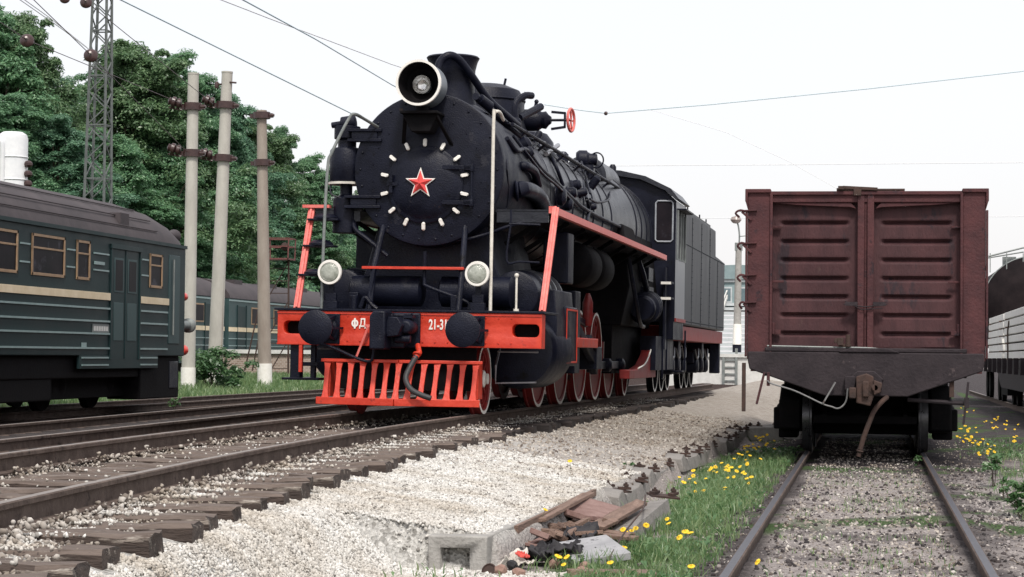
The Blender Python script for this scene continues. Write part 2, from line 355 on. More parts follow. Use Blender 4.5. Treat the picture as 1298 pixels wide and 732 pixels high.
def ground_material(M):
    nt = M.node_tree; N = nt.nodes; K = nt.links.new; b = N['Principled BSDF']; b.inputs['Roughness'].default_value = .95; b.inputs['Specular IOR Level'].default_value = .15
    tc = N.new('ShaderNodeTexCoord'); P = tc.outputs['Object']
    def vor(scale):
        v = N.new('ShaderNodeTexVoronoi'); v.inputs['Scale'].default_value = scale; K(P, v.inputs['Vector']); return v
    def noi(scale, d=6):
        v = N.new('ShaderNodeTexNoise'); v.inputs['Scale'].default_value = scale; v.inputs['Detail'].default_value = d; v.inputs['Roughness'].default_value = .7; K(P, v.inputs['Vector']); return v
    def ramp(inp, stops):
        r_ = N.new('ShaderNodeValToRGB'); e = r_.color_ramp.elements; e[0].position, e[0].color = stops[0][0], (*stops[0][1], 1); e[1].position, e[1].color = stops[-1][0], (*stops[-1][1], 1)
        for p, c in stops[1:-1]: k = e.new(p); k.color = (*c, 1)
        K(inp, r_.inputs[0]); return r_.outputs[0]
    def mixc(f, a, c):
        mx = N.new('ShaderNodeMix'); mx.data_type = 'RGBA'; K(f, mx.inputs[0]); K(a, mx.inputs[6]); K(c, mx.inputs[7]); return mx.outputs[2]
    vs_ = vor(38); sepv = N.new('ShaderNodeSeparateColor'); K(vs_.outputs['Color'], sepv.inputs[0])
    n1, n2, n3 = noi(6), noi(30), noi(1.3)
    gravel = ramp(sepv.outputs[0], [(0, (.26,.25,.23)), (.2, (.44,.43,.405)), (.7, (.57,.56,.53)), (1, (.68,.67,.64))])
    nm_ = N.new('ShaderNodeMath'); nm_.operation = 'ADD'; K(n1.outputs['Fac'], nm_.inputs[0]); K(n2.outputs['Fac'], nm_.inputs[1]); nh_ = N.new('ShaderNodeMath'); nh_.operation = 'MULTIPLY'; nh_.inputs[1].default_value = .5; K(nm_.outputs[0], nh_.inputs[0])
    sandc = ramp(nh_.outputs[0], [(.36, (.13,.11,.095)), (.46, (.32,.285,.25)), (.54, (.40,.365,.325)), (.66, (.50,.465,.42))])
    dirt = ramp(n2.outputs['Fac'], [(.26, (.09,.078,.074)), (.40, (.23,.205,.195)), (.55, (.35,.315,.30)), (.74, (.48,.45,.435))])
    cinder = ramp(n1.outputs['Fac'], [(.3, (.022,.019,.021)), (.52, (.05,.043,.046)), (.66, (.105,.092,.095)), (.75, (.30,.28,.27))])
    green = ramp(n2.outputs['Fac'], [(.3, (.03,.06,.022)), (.6, (.075,.12,.045)), (.75, (.19,.19,.11))])
    bed = ramp(n1.outputs['Fac'], [(.3, (.10,.08,.068)), (.45, (.24,.205,.18)), (.6, (.37,.335,.30)), (.75, (.48,.45,.42))])
    brownc = ramp(n2.outputs['Fac'], [(.3, (.022,.015,.014)), (.5, (.045,.030,.027)), (.72, (.12,.08,.068))])
    a1 = N.new('ShaderNodeAttribute'); a1.attribute_name = 'z1'; s1 = N.new('ShaderNodeSeparateColor'); K(a1.outputs['Color'], s1.inputs[0])
    a2 = N.new('ShaderNodeAttribute'); a2.attribute_name = 'z2'; s2 = N.new('ShaderNodeSeparateColor'); K(a2.outputs['Color'], s2.inputs[0])
    c = mixc(s1.outputs[2], dirt, cinder); c = mixc(a1.outputs['Alpha'], c, green)
    c = mixc(s2.outputs[1], c, brownc); c = mixc(s2.outputs[0], c, bed)
    c = mixc(s2.outputs[2], c, brownc); c = mixc(s1.outputs[1], c, sandc); c = mixc(s1.outputs[0], c, gravel)
    K(c, b.inputs['Base Color'])
    ad = N.new('ShaderNodeMath'); ad.operation = 'ADD'; K(n2.outputs['Fac'], ad.inputs[0]); K(vs_.outputs['Distance'], ad.inputs[1])
    bp = N.new('ShaderNodeBump'); bp.inputs['Strength'].default_value = .9; bp.inputs['Distance'].default_value = .03
    K(ad.outputs[0], bp.inputs['Height']); K(bp.outputs[0], b.inputs['Normal'])
ground_material(GM)
gme.materials.append(GM); ground = bpy.data.objects.new('ground', gme); COL.objects.link(ground); tag(ground, kind='structure')

# ------------------------------------------------------------------ rails and sleepers
def rail(name, f, y0, y1, ztop, step, mats, label, group):
    prof = [(-.066,-.152),(.066,-.152),(.066,-.138),(.012,-.125),(.010,-.042),(.035,-.034),(.036,-.008),(.026,-.001),(-.026,-.001),(-.036,-.008),(-.035,-.034),(-.010,-.042),(-.012,-.125),(-.066,-.138)]
    ys = np.arange(y0, y1+1e-6, step); n = len(prof); vs = []
    for y in ys:
        x = float(f(y)); dx = float(f(y+.05)-f(y-.05))/.1; l = math.hypot(1, dx); ox, oy = 1/l, -dx/l
        w = .0
        for a, z in prof: vs.append((x+a*ox, y+a*oy, ztop+z))
    fs = []; mi = []
    for i in range(len(ys)-1):
        for k in range(n):
            k2 = (k+1) % n; fs.append((i*n+k, (i+1)*n+k, (i+1)*n+k2, i*n+k2)); mi.append(1 if k == 7 else 0)
    fs.append(tuple(range(n))); mi.append(0); fs.append(tuple((len(ys)-1)*n+k for k in range(n-1, -1, -1))); mi.append(0)
    me = bpy.data.meshes.new(name); me.from_pydata(vs, [], fs); me.materials.append(mats[0]); me.materials.append(mats[1])
    me.polygons.foreach_set('material_index', mi)
    bm = bmesh.new(); bm.from_mesh(me); bmesh.ops.recalc_face_normals(bm, faces=bm.faces); bm.to_mesh(me); bm.free()
    o = bpy.data.objects.new(name, me); COL.objects.link(o); tag(o, label, 'rail', group); return o
RS = (RAILSIDE, RAILTOP); RB = (RAILSIDE, RAILTOPB)
rail('rail', lambda y: xc(y)+.79, 3, 60, 0, .5, RS, 'brown rusty rail under the steam engine, on the side with the gravel bank', 'rails of the steam engine track')
rail('rail', lambda y: xc(y)-.79, 3, 60, 0, .5, RS, 'brown rusty rail under the steam engine, on the side of the green train', 'rails of the steam engine track')
rail('rail', lambda y: WX-.79, 4, 90, -.54, 2, RB, 'dark worn rail on the left under the red open wagon', 'rails of the wagon track')
rail('rail', lambda y: WX+.79, 4, 90, -.54, 2, RB, 'dark worn rail on the right under the red open wagon', 'rails of the wagon track')
TBX = lambda y: -9.05-.0415*(np.asarray(y)-21.25)
rail('rail', lambda y: TBX(y), 3, 140, -.2, 2, RS, 'dark rail of the empty track, next to the steam engine track', 'rails of the empty middle track')
rail('rail', lambda y: TBX(y)-1.58, 3, 140, -.2, 2, RS, 'dark rail of the empty track, on the green train side', 'rails of the empty middle track')
AX = -16.3
rail('rail', lambda y: AX+.79+0*y, 3, 160, -.4, 4, RS, 'dark rail in front of the grass, under the near side of the green train', 'rails of the green train track')
rail('rail', lambda y: AX-.79+0*y, 3, 160, -.4, 4, RS, 'dark rail under the far side of the green train', 'rails of the green train track')
rail('rail', lambda y: 4.21+0*y, 36, 95, -.54, 4, RS, 'left rail under the flat wagon of concrete beams', 'rails of the flat wagon track')
rail('rail', lambda y: 5.79+0*y, 36, 95, -.54, 4, RS, 'right rail under the flat wagon of concrete beams', 'rails of the flat wagon track')

def sleeper_mesh(seed, L_=3.0, w=.25, h=.17):
    b = MB(); nx_ = 18; rr = random.Random(seed); vs = []; fs = []
    for i in range(nx_+1):
        x = -L_/2+L_*i/nx_
        e = .012
        ww = w/2*(1+rr.uniform(-.05, .05)); hh = rr.uniform(-.008, .008)
        for (yy, zz) in ((-ww,-h),(-ww-.004,-.02+hh),(-ww*.82,0+hh),(0,rr.uniform(-.012,.006)),(ww*.82,0+hh),(ww+.004,-.02+hh),(ww,-h)):
            vs.append((x+(rr.uniform(-.02, .02) if i in (0, nx_) else 0), yy+rr.uniform(-e, e)*.5, zz+rr.uniform(-e, e)*.4))
    n = 7
    for i in range(nx_):
        for k in range(n): fs.append((i*n+k, (i+1)*n+k, (i+1)*n+(k+1) % n, i*n+(k+1) % n))
    fs.append(tuple(range(n))); fs.append(tuple(nx_*n+k for k in range(n-1, -1, -1)))
    b.add(vs, fs); return b
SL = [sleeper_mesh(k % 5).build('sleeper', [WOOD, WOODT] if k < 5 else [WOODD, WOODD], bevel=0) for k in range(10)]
for o in SL:
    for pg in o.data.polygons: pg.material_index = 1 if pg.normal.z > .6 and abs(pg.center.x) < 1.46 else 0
for o in SL: COL.objects.unlink(o)
rs_ = random.Random(3); y = 6.6; k = 0
SLY = []
while y < 59:
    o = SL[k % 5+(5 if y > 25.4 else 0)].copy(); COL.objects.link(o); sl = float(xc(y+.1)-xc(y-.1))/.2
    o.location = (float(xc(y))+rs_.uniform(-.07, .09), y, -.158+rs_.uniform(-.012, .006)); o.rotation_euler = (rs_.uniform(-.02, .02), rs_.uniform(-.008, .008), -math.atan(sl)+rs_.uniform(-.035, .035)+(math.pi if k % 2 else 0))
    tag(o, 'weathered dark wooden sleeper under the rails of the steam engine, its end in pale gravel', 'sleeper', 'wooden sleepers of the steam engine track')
    SLY.append(y); y += .67+rs_.uniform(-.07, .07); k += 1
y = 18.0
while y < 62:
    o = SL[5+k % 5].copy(); COL.objects.link(o); o.location = (float(TBX(y))-.79, y, -.33); o.rotation_euler = (0, 0, .0415+rs_.uniform(-.02, .02))
    tag(o, 'brown sleeper half sunk in dark ballast between the rails of the empty middle track', 'sleeper', 'sunken sleepers of the empty middle track'); y += .6; k += 1
for o in SL: bpy.data.objects.remove(o)

# ------------------------------------------------------------------ loose stones (one mesh per kind of place)
_t = (1+5**.5)/2
ICO_V = np.array([(-1,_t,0),(1,_t,0),(-1,-_t,0),(1,-_t,0),(0,-1,_t),(0,1,_t),(0,-1,-_t),(0,1,-_t),(_t,0,-1),(_t,0,1),(-_t,0,-1),(-_t,0,1)])/math.sqrt(1+_t*_t)
ICO_F = np.array([(0,11,5),(0,5,1),(0,1,7),(0,7,10),(0,10,11),(1,5,9),(5,11,4),(11,10,2),(10,7,6),(7,1,8),(3,9,4),(3,4,2),(3,2,6),(3,6,8),(3,8,9),(4,9,5),(2,4,11),(6,2,10),(8,6,7),(9,8,1)])
def stones(name, pts, r, M, label, seed=0):
    g = np.random.default_rng(seed); n = len(pts); r = np.asarray(r)
    q = g.normal(size=(n, 4)); q /= np.linalg.norm(q, axis=1)[:, None]; w, x, y, z = q.T
    Rm = np.stack([1-2*(y*y+z*z), 2*(x*y-z*w), 2*(x*z+y*w), 2*(x*y+z*w), 1-2*(x*x+z*z), 2*(y*z-x*w), 2*(x*z-y*w), 2*(y*z+x*w), 1-2*(x*x+y*y)], -1).reshape(n, 3, 3)
    v = ICO_V[None]*(1+g.uniform(-.42, .34, (n, 12, 1)))*np.stack([g.uniform(.8, 1.35, n), g.uniform(.7, 1.1, n), g.uniform(.5, .9, n)], -1)[:, None]*r[:, None, None]
    v = np.einsum('nij,nkj->nki', Rm, v)+pts[:, None]
    f = (ICO_F[None]+12*np.arange(n)[:, None, None]).reshape(-1, 3)
    me = npmesh(name, v.reshape(-1, 3), f, 3); me.materials.append(M)
    o = bpy.data.objects.new(name, me); COL.objects.link(o); tag(o, label, 'stones', kind='stuff'); return o
def stonemat(name, stops):
    M = bpy.data.materials.new(name); M.use_nodes = True; nt = M.node_tree; N = nt.nodes; K = nt.links.new
    g = N.new('ShaderNodeNewGeometry'); rp = N.new('ShaderNodeValToRGB'); e = rp.color_ramp.elements
    e[0].position, e[0].color = stops[0][0], (*stops[0][1], 1); e[1].position, e[1].color = stops[-1][0], (*stops[-1][1], 1)
    for p, c in stops[1:-1]: q_ = e.new(p); q_.color = (*c, 1)
    tc = N.new('ShaderNodeTexCoord'); nz = N.new('ShaderNodeTexNoise'); nz.inputs['Scale'].default_value = 1.3; nz.inputs['Detail'].default_value = 5; K(tc.outputs['Object'], nz.inputs['Vector'])
    r2 = N.new('ShaderNodeValToRGB'); r2.color_ramp.elements[0].position = .36; r2.color_ramp.elements[0].color = (.74,.69,.63,1); r2.color_ramp.elements[1].position = .6; r2.color_ramp.elements[1].color = (.97,.97,.97,1); K(nz.outputs['Fac'], r2.inputs[0])
    mx = N.new('ShaderNodeMix'); mx.data_type = 'RGBA'; mx.blend_type = 'MULTIPLY'; mx.inputs[0].default_value = 1; K(rp.outputs[0], mx.inputs[6]); K(r2.outputs[0], mx.inputs[7])
    K(g.outputs['Random Per Island'], rp.inputs[0]); K(mx.outputs[2], N['Principled BSDF'].inputs['Base Color']); N['Principled BSDF'].inputs['Roughness'].default_value = .92; return M
GRV = stonemat('gravel_white', [(0, (.13,.12,.11)), (.10, (.36,.345,.32)), (.3, (.50,.485,.455)), (.7, (.60,.59,.56)), (1, (.72,.71,.68))])
GRY = stonemat('gravel_dusty', [(0, (.10,.08,.07)), (.3, (.26,.23,.20)), (.7, (.44,.41,.375)), (1, (.56,.53,.49))])
CND = stonemat('cinder_bits', [(0, (.02,.018,.02)), (.45, (.06,.05,.052)), (.75, (.17,.15,.145)), (1, (.45,.42,.40))])
def pts_on(x, y, dz): return np.stack([x, y, zg(x, y)+dz], -1)
# white gravel bank, near part
SA = np.array(SLY)
n = 125000; yy = 8.5+(22.5-8.5)*rng.random(n)**1.35; t = rng.random(n); x0 = xc(yy)+1.0; x1 = xk(yy)+np.where(yy > 14, -.0, .55); xx = x0+(x1-x0)*t
keep = (xx-xc(yy) > 1.56) | (np.abs(yy[:, None]-SA[None]).min(1) > .13)
xx, yy = xx[keep], yy[keep]
stones('gravel', pts_on(xx, yy, .003), (.0058+.0100*rng.random(len(xx))**2.2)*(.85+yy*.012), GRV, 'white crushed stone spread over the bank beside the engine track', 1)
n = 9000; yy = 20+20*rng.random(n); t = rng.random(n); xx = xc(yy)+1.3+(xk(yy)-xc(yy)-1.3)*t
stones('gravel', pts_on(xx, yy, .002), .007+.02*rng.random(n)**3, GRY, 'dusty grey stones on the far sandy part of the bank', 2)
n = 26000; yy = 11.2+2.75*rng.random(n); xx = -4.0+1.75*rng.random(n)
stones('gravel', pts_on(xx, yy, .003), .0065+.012*rng.random(n)**2, GRV, 'white crushed stone in front of the open end of the hollow beam', 21)
# heaps of ballast against the rails and between the sleepers
P_ = []; r_ = []
SA = np.array(SLY)
for side, nn in ((.79, 9000), (-.79, 5000)):
    yy = 7+(45-7)*rng.random(nn)**1.5; d = rng.choice([-1, 1], nn, p=[.45, .55])*(.07+np.abs(rng.normal(0, .11, nn))); gap = np.abs(yy[:, None]-SA[None]).min(1)
    ok = (np.abs(d) < .17+.14*(gap > .13)) & (rng.random(nn) < np.where(gap > .12, 1, .7)); yy, d, gap = yy[ok], d[ok], gap[ok]
    xx = xc(yy)+side+d; top = np.where(gap > .13, -.18, -.152); zz = top+np.maximum(0, .07-np.abs(np.abs(d)-.1)*.5)*rng.random(len(yy))
    P_.append(np.stack([xx, yy, zz], -1)); r_.append(.007+.017*rng.random(len(yy))**2)
nn = 26000; yy = 7+40*rng.random(nn)**1.5; gap = np.abs(yy[:, None]-SA[None]).min(1); ok = gap > .12; yy = yy[ok]; xx = xc(yy)+rng.uniform(-1.3, 1.35, len(yy)); ok = (np.abs(xx-xc(yy)) > .62) | (rng.random(len(yy)) < .22); xx, yy = xx[ok], yy[ok]
P_.append(np.stack([xx, yy, np.where(np.abs(xx-xc(yy)) < .64, -.212, -.176)], -1)); r_.append(.006+.013*rng.random(len(yy))**2)
stones('ballast', np.concatenate(P_), np.concatenate(r_), GRY, 'dusty ballast heaped along the engine rails and between the sleepers', 3)
P_ = []; r_ = []
nn = 16000; yy = 7+(45-7)*rng.random(nn)**1.6; g0 = np.abs(yy[:, None]-SA[None]).min(1); ok = g0 < .10; yy = yy[ok]; xx = xc(yy)+np.where(rng.random(len(yy)) < .75, .82+np.abs(rng.normal(.1, .16, len(yy))), rng.uniform(-.75, .75, len(yy)))
ok = np.abs(xx-xc(yy)) < 1.28; xx, yy = xx[ok], yy[ok]
stones('gravel', np.stack([xx, yy, np.full(len(xx), -.154)], -1), .006+.011*rng.random(len(xx))**2, GRV, 'white stone chips lying on top of the sleepers', 4)
nn = 22000; yy = 7.5+(26-7.5)*rng.random(nn)**1.3; gap = np.abs(yy[:, None]-SA[None]).min(1); ok = gap > .135; yy = yy[ok]; u_ = rng.uniform(.86, 1.6, len(yy))
stones('gravel', pts_on(xc(yy)+u_, yy, .014*rng.random(len(yy))), .006+.011*rng.random(len(yy))**1.5, GRV, 'white crushed stone filling the gaps between the sleeper ends', 14)
# dark cinders by the wagon track
n = 9000; yy = 11.5+(30-11.5)*rng.random(n)**1.3; s_ = rng.choice([-1, 1], n); w_ = np.where(rng.random(n) < .6, rng.normal(1.15, .22, n), rng.uniform(0, .72, n)); xx = WX+s_*w_
ok = np.abs(w_-.79) > .08; xx, yy = xx[ok], yy[ok]
stones('cinders', pts_on(xx, yy, .002), .006+.018*rng.random(len(xx))**2.5, CND, 'dark cinders and small stones along the wagon rails', 5)
n = 14000; yy = 11.5+(38-11.5)*rng.random(n)**1.3; wh_ = rng.random(n); xx = np.where(wh_ < .25, rng.uniform(-2.4, -1.2, n), np.where(wh_ < .5, rng.uniform(1.0, 3.6, n), rng.uniform(-.7, .62, n)))
stones('pebbles', pts_on(xx, yy, .0), .004+.018*rng.random(n)**3, GRY, 'scattered pebbles on the bare dirt beside the wagon track', 6)

# ------------------------------------------------------------------ row of concrete sleepers along the foot of the bank
def box_beam():
    root = empty('hollow_beam', (-2.68, 13.9, -.72), (0, 0, -.0155), 'pale hollow concrete beam at the foot of the gravel bank, open end to the front', 'beam')
    b = MB(); b.box(-.2, .2, 0, 5.1, 0, .27); o = b.build('shell', CONC, root, bevel=.012)
    c = MB(); c.box(-.115, .085, -.1, 1.2, .045, .19); cut(o, c)
    bb = MB(); bb.bar((.215, 1.0, .235), (.215, 4.9, .26), .03, .06); bb.build('edge_strip', PLANK, root)
    return root
box_beam()
def conc_sleeper_mesh():
    b = MB(); L_ = 2.7; N_ = 28; vs = []; fs = []
    for i in range(N_+1):
        y = -L_/2+L_*i/N_; a = abs(y)
        h = .20 if a > 1.0 else (.20-.055*((1.0-a)/.35) if a > .65 else .145)
        if .62 < a < .98: h -= .02
        h -= .05*max(0, (a-1.22)/.13)
        h += .025*math.exp(-((a-.55)/.08)**2)
        w0, w1 = .15, .10
        for p in ((-w0, 0), (w0, 0), (w1, h), (-w1, h)): vs.append((p[0], y, p[1]))
    for i in range(N_):
        for k in range(4): fs.append((i*4+k, (i+1)*4+k, (i+1)*4+(k+1) % 4, i*4+(k+1) % 4))
    fs.append((0, 1, 2, 3)); fs.append((N_*4+3, N_*4+2, N_*4+1, N_*4)); return b.add(vs, fs)
def fasten(k=.78):
    b = MB(); b.box(-.17, .17, -.11, .11, 0, .022); b.cyl((-.11, 0, .02), (-.11, 0, .10), .016, 8); b.cyl((.11, .02, .02), (.12, .02, .12), .016, 8)
    b.cyl((-.11, 0, .05), (-.11, 0, .08), .034, 6); b.cyl((.118, .02, .07), (.12, .02, .10), .034, 6); b.bar((-.16, -.05, .04), (-.05, .06, .05), .06, .03); b.bar((.06, -.06, .04), (.17, .05, .055), .06, .03); b.v = [(x*k, y*k, z*k) for x, y, z in b.v]; return b
cs = empty('concrete_sleeper'); conc_sleeper_mesh().build('body', CONC3, cs, bevel=.008)
for s_ in (-1, 1):
    o = fasten().build('rail_fastening', RUST, cs); o.location = (0, s_*.80, .165); o.rotation_euler = (0, 0, .3*s_)
CSY = [20.75, 23.75, 26.75, 29.8, 32.9, 36.0]
lab = ['nearest concrete sleeper in the row below the sandy bank, just past the hollow beam', 'second concrete sleeper in the row below the bank, half buried behind the nearest one', 'third concrete sleeper in the row below the bank, dusty, rusty bolts on top',
       'fourth concrete sleeper in the row below the bank, level with the engine wheels', 'last but one concrete sleeper in the row below the bank', 'farthest concrete sleeper in the row, near the loose concrete blocks']
for i, y in enumerate(CSY):
    o = cs if i == 0 else dup(cs)
    o.location = (float(xk(y))+.03*(-1)**i, y, -.672+.02*(i % 3)); o.rotation_euler = (R(rs_.uniform(-1, 1)), R(rs_.uniform(3, 9)), -.0155+rs_.uniform(-.02, .02))
    tag(o, lab[i], 'concrete sleeper', 'concrete sleepers in a row below the bank')
# short blocks lying across at the far end
for i, (x, y, a, lb) in enumerate([(-1.86, 37.2, .5, 'grey concrete block with a flat white top, lying at the end of the sleeper row'), (-1.45, 38.2, -.3, 'rounded grey concrete block at the end of the sleeper row, nearer the wagon')]):
    root = empty('concrete_block', (x, y, -.70), (0, 0, a), lb, 'concrete block', 'loose concrete blocks')
    b = MB(); b.box(-.38, .38, -.2, .2, 0, .26); o = b.build('body', CONC, root, bevel=.03)
    f_ = fasten().build('rail_fastening', RUST, root); f_.location = (-.1, 0, .26); f_.scale = (.9, .9, .9)

# ------------------------------------------------------------------ heap of rubbish at the end of the beam
def piece(name, mb, M, loc, rot, label, cat, group=None, bev=.004, jit=0):
    o = mb.build(name, M, None, bevel=bev); o.location = loc; o.rotation_euler = rot
    if jit: jitter(o, jit, 6)
    tag(o, label, cat, group); return o
piece('old_sleeper', MB().box(-.09, .09, -1.1, 1.1, 0, .15), CONC3, (-1.80, 17.3, -.675), (R(2), R(-9), R(-2)), 'grey concrete sleeper lying askew in the grass by the rubbish heap', 'concrete sleeper', jit=.02)
f_ = fasten().build('bolt_stack', RUST); f_.location = (-1.80, 19.0, -.50); f_.rotation_euler = (.1, .1, .4); tag(f_, 'rusty bolted rail fastening with a knob, lying behind the grey sleeper', 'rail fastening')
piece('rusty_sheet', MB().box(-.24, .24, -.5, .5, 0, .018), PLATE, (-2.17, 17.3, -.54), (R(3), R(14), R(-8)), 'flat rusty steel sheet leaning on the concrete beam', 'metal sheet', jit=.012)
pl = [(-1.98, 16.6, -.53, 1.7, -6, 'long brown split plank lying beside the rusty sheet'), (-2.38, 16.9, -.47, 2.3, -2, 'dark narrow board leaning along the top of the concrete beam'), (-1.90, 16.9, -.50, 1.5, -3, 'reddish brown split plank on top of the grey sleeper'),
      (-2.12, 15.9, -.57, .9, 62, 'short brown board lying across the rubbish heap'), (-2.05, 15.6, -.58, .8, 75, 'thin brown board under the short ones in the rubbish heap')]
for i, (x, y, z, L_, a, lb) in enumerate(pl):
    piece('plank', MB().box(-.05, .05, -L_/2, L_/2, 0, .03), PLANK, (x, y, z), (R(rs_.uniform(-3, 3)), R(rs_.uniform(-15, 15)), R(a)), lb, 'plank', 'planks in the rubbish heap', jit=.012)
for i in range(30):
    x, y = rs_.uniform(-2.36, -1.9), rs_.uniform(14.8, 17.0)
    sl_ = rs_.uniform(.06, .16)
    piece('wood_scrap', MB().box(-sl_, sl_, -.035, .035, 0, rs_.uniform(.015, .045)), PLANK if i % 3 else PLATE, (x, y, -.62+rs_.uniform(0, .10)), (R(rs_.uniform(-20, 20)), R(rs_.uniform(-20, 20)), R(rs_.uniform(-80, 80))), 'short brown wood scrap in the rubbish heap by the concrete beam', 'wood scrap', 'wood scraps in the rubbish heap', jit=.02)
ft = [(-2.15, 15.15, -.58, .24, 20, 'crumpled black roofing felt at the middle of the heap'), (-2.22, 14.45, -.63, .22, -30, 'black roofing felt piece folded up near the front of the heap'), (-1.98, 14.6, -.63, .20, 60, 'black felt scrap beside the pale slab')]
for x, y, z, w, a, lb in ft:
    b = MB(); n_ = 26
    for i in range(n_):
        for j in range(n_):
            u_, v_ = i/(n_-1), j/(n_-1); ex = 1+.25*math.sin(u_*9+v_*4+x*5)
            b.v.append(((u_-.5)*2*w*ex, (v_-.5)*1.5*w*(1+.2*math.sin(u_*7+y*3)), .16*abs(float(fbm(np.array(u_*4.5+x*9), np.array(v_*4.5+y*7)))-.5)*2+.05*float(vnoise(np.array(u_*9+x), np.array(v_*9+y)))-.04))
    for i in range(n_-1):
        for j in range(n_-1): b.f.append((i*n_+j, (i+1)*n_+j, (i+1)*n_+j+1, i*n_+j+1))
    o = piece('felt_scrap', b, FELT, (x, y, z), (R(6), R(-8), R(a)), lb, 'roofing felt', 'black felt scraps', bev=0); sm_ = o.modifiers.new('thick', 'SOLIDIFY'); sm_.thickness = .012
piece('pale_slab', MB().box(-.2, .2, -.3, .3, 0, .05), mat('slab_grey', (.23,.23,.24), (.34,.34,.35), 4, .8, 0, .5, 16, [((.05,.045,.05), .3, 5)]), (-1.87, 14.6, -.62), (R(7), R(-8), R(24)), 'flat grey slab fragment in front of the black felt', 'slab', jit=.03)
piece('brown_slab', MB().box(-.28, .28, -.12, .12, 0, .06), PLANK, (-1.62, 13.6, -.68), (0, 0, R(8)), 'brown rotten board at the front edge by the grass', 'board', jit=.03)
def crumple(name, M, w, seed, loc, rot, label, cat):
    b = MB(); n_ = 26
    for i in range(n_):
        for j in range(n_):
            u_, v_ = i/(n_-1), j/(n_-1); b.v.append(((u_-.5)*2*w*(1+.3*math.sin(v_*6+seed)), (v_-.5)*1.6*w*(1+.25*math.sin(u_*7+seed)), w*(.75*abs(float(fbm(np.array(u_*4+seed), np.array(v_*4)))-.5)*2+.3*float(vnoise(np.array(u_*9+seed), np.array(v_*9))))-.03))
    for i in range(n_-1):
        for j in range(n_-1): b.f.append((i*n_+j, (i+1)*n_+j, (i+1)*n_+j+1, i*n_+j+1))
    o = piece(name, b, M, loc, rot, label, cat, bev=0); sm_ = o.modifiers.new('thick', 'SOLIDIFY'); sm_.thickness = .006
crumple('rag', RAG, .12, 2.3, (-2.36, 14.15, -.63), (.2, -.15, .5), 'crumpled pale rag by the open end of the hollow beam', 'rag')
crumple('red_rag', RAGR, .04, 5.1, (-2.27, 14.1, -.565), (.3, .2, .2), 'small crumpled red rag lying on the pale one', 'rag')
piece('tin_lid', MB().lathe((0, 0, 0), (0, 0, 1), [(.05, 0), (.052, .012), (.044, .014), (.042, .006), (0, .006)], 20), RUST, (-2.43, 13.72, -.66), (R(62), R(12), R(-20)), 'round rusty tin lid leaning by the hole in the beam', 'tin lid', bev=0)
for i in range(16):
    b = MB(); b.sph((0, 0, 0), rs_.uniform(.03, .075), 8, (1, .8, .6)); piece('brick_bit', b, BRICK if i % 2 else FELT, (rs_.uniform(-2.45, -1.75), rs_.uniform(13.5, 15.2), -.65), (rs_.random(), rs_.random(), rs_.random()*3), 'small broken lump lying at the front of the rubbish heap', 'rubble', 'broken lumps in the rubbish heap', bev=0, jit=.03)
b = MB(); b.tube(smoothpath([atz(770, 712, -.62), atz(792, 675, -.5), atz(815, 645, -.42), atz(818, 628, -.45)], 5), .007, 6); o = b.build('wire_stub', RUST); tag(o, 'thin bent rusty wire sticking out of the grass', 'wire')

# ------------------------------------------------------------------ the steam engine
def w2l(p):
    c, s = math.cos(LHD), math.sin(LHD); d = np.array(p)-LO; return np.array([c*d[0]-s*d[1], s*d[0]+c*d[1], d[2]])
def Ly(px, py, y): a = w2l(_E); b = w2l(_E+_ray(px, py))-a; return tuple(a+b*((y-a[1])/b[1]))
def Lx(px, py, x): a = w2l(_E); b = w2l(_E+_ray(px, py))-a; return tuple(a+b*((x-a[0])/b[0]))
LOC = empty('steam_locomotive', tuple(LO), (0, R(.42), -LHD), 'black steam locomotive with red front beam and a red star on its round smokebox door', 'locomotive')
def P(mb, name, M, parent=None, bevel=0, **kw): return mb.build(name, M, parent or LOC, bevel=bevel, **kw)
BX, BZ = 0.02, 3.115                                    # boiler axis
# main frames, saddle
P(MB().box(-.62, -.5, .3, 16.5, .45, 1.3).box(.5, .62, .3, 16.5, .45, 1.3).box(-.5, .5, 1.2, 3.4, .5, 1.25).box(-.5, .5, 6, 6.4, .5, 1.2).box(-.5, .5, 9, 9.4, .5, 1.2).box(-.55, .55, .3, 16.5, 1.18, 1.29), 'frame', SHADEB)
P(MB().prism([(-1.1, 1.25), (1.1, 1.25), (.85, 1.9), (.7, 2.5), (-.7, 2.5), (-.85, 1.9)], 1.15, 3.9), 'saddle', BLK, bevel=.02)
# front beam with oval pockets
bm_ = P(MB().box(-1.71, 1.66, 0, .26, .84, 1.27), 'front_beam', RED)
c = MB()
for x in (-1.46, 1.46): c.prism([(x+sx*.115+.055*math.cos(a), 1.06+sz*.025+.055*math.sin(a)) for sx, sz, a0 in ((1,1,0),(-1,1,90),(-1,-1,180),(1,-1,270)) for a in (R(a0), R(a0+30), R(a0+60), R(a0+90))], -.1, .2)
cut(bm_, c); bv = bm_.modifiers.new('bevel', 'BEVEL'); bv.width = .008; bv.segments = 2; bv.limit_method = 'ANGLE'; bv.angle_limit = R(50)
for x in (-1.46, 1.46): P(MB().box(x-.18, x+.18, .19, .198, .97, 1.15), 'pocket_shade', SHADEB)  # black sheet at the pocket bottom paints in the dark of the hole
P(MB().box(-1.75, 1.69, -.03, 1.1, 1.272, 1.30), 'front_platform', BLK, bevel=.004)
P(MB().box(-1.71, 1.66, -.012, -.002, 1.235, 1.262).box(-1.71, 1.66, -.012, -.002, .845, .862), 'beam_edge', RED)
b = MB()
for x in np.arange(-1.6, 1.7, .16):
    if abs(abs(x)-1.46) > .16:
        for z in (.90, 1.21): b.sph((x, -.002, z), .012, 6)
P(b, 'rivets', RED)
MT = Matrix(((1,0,0,0),(0,0,-1,-.006),(0,1,0,0),(0,0,0,1)))
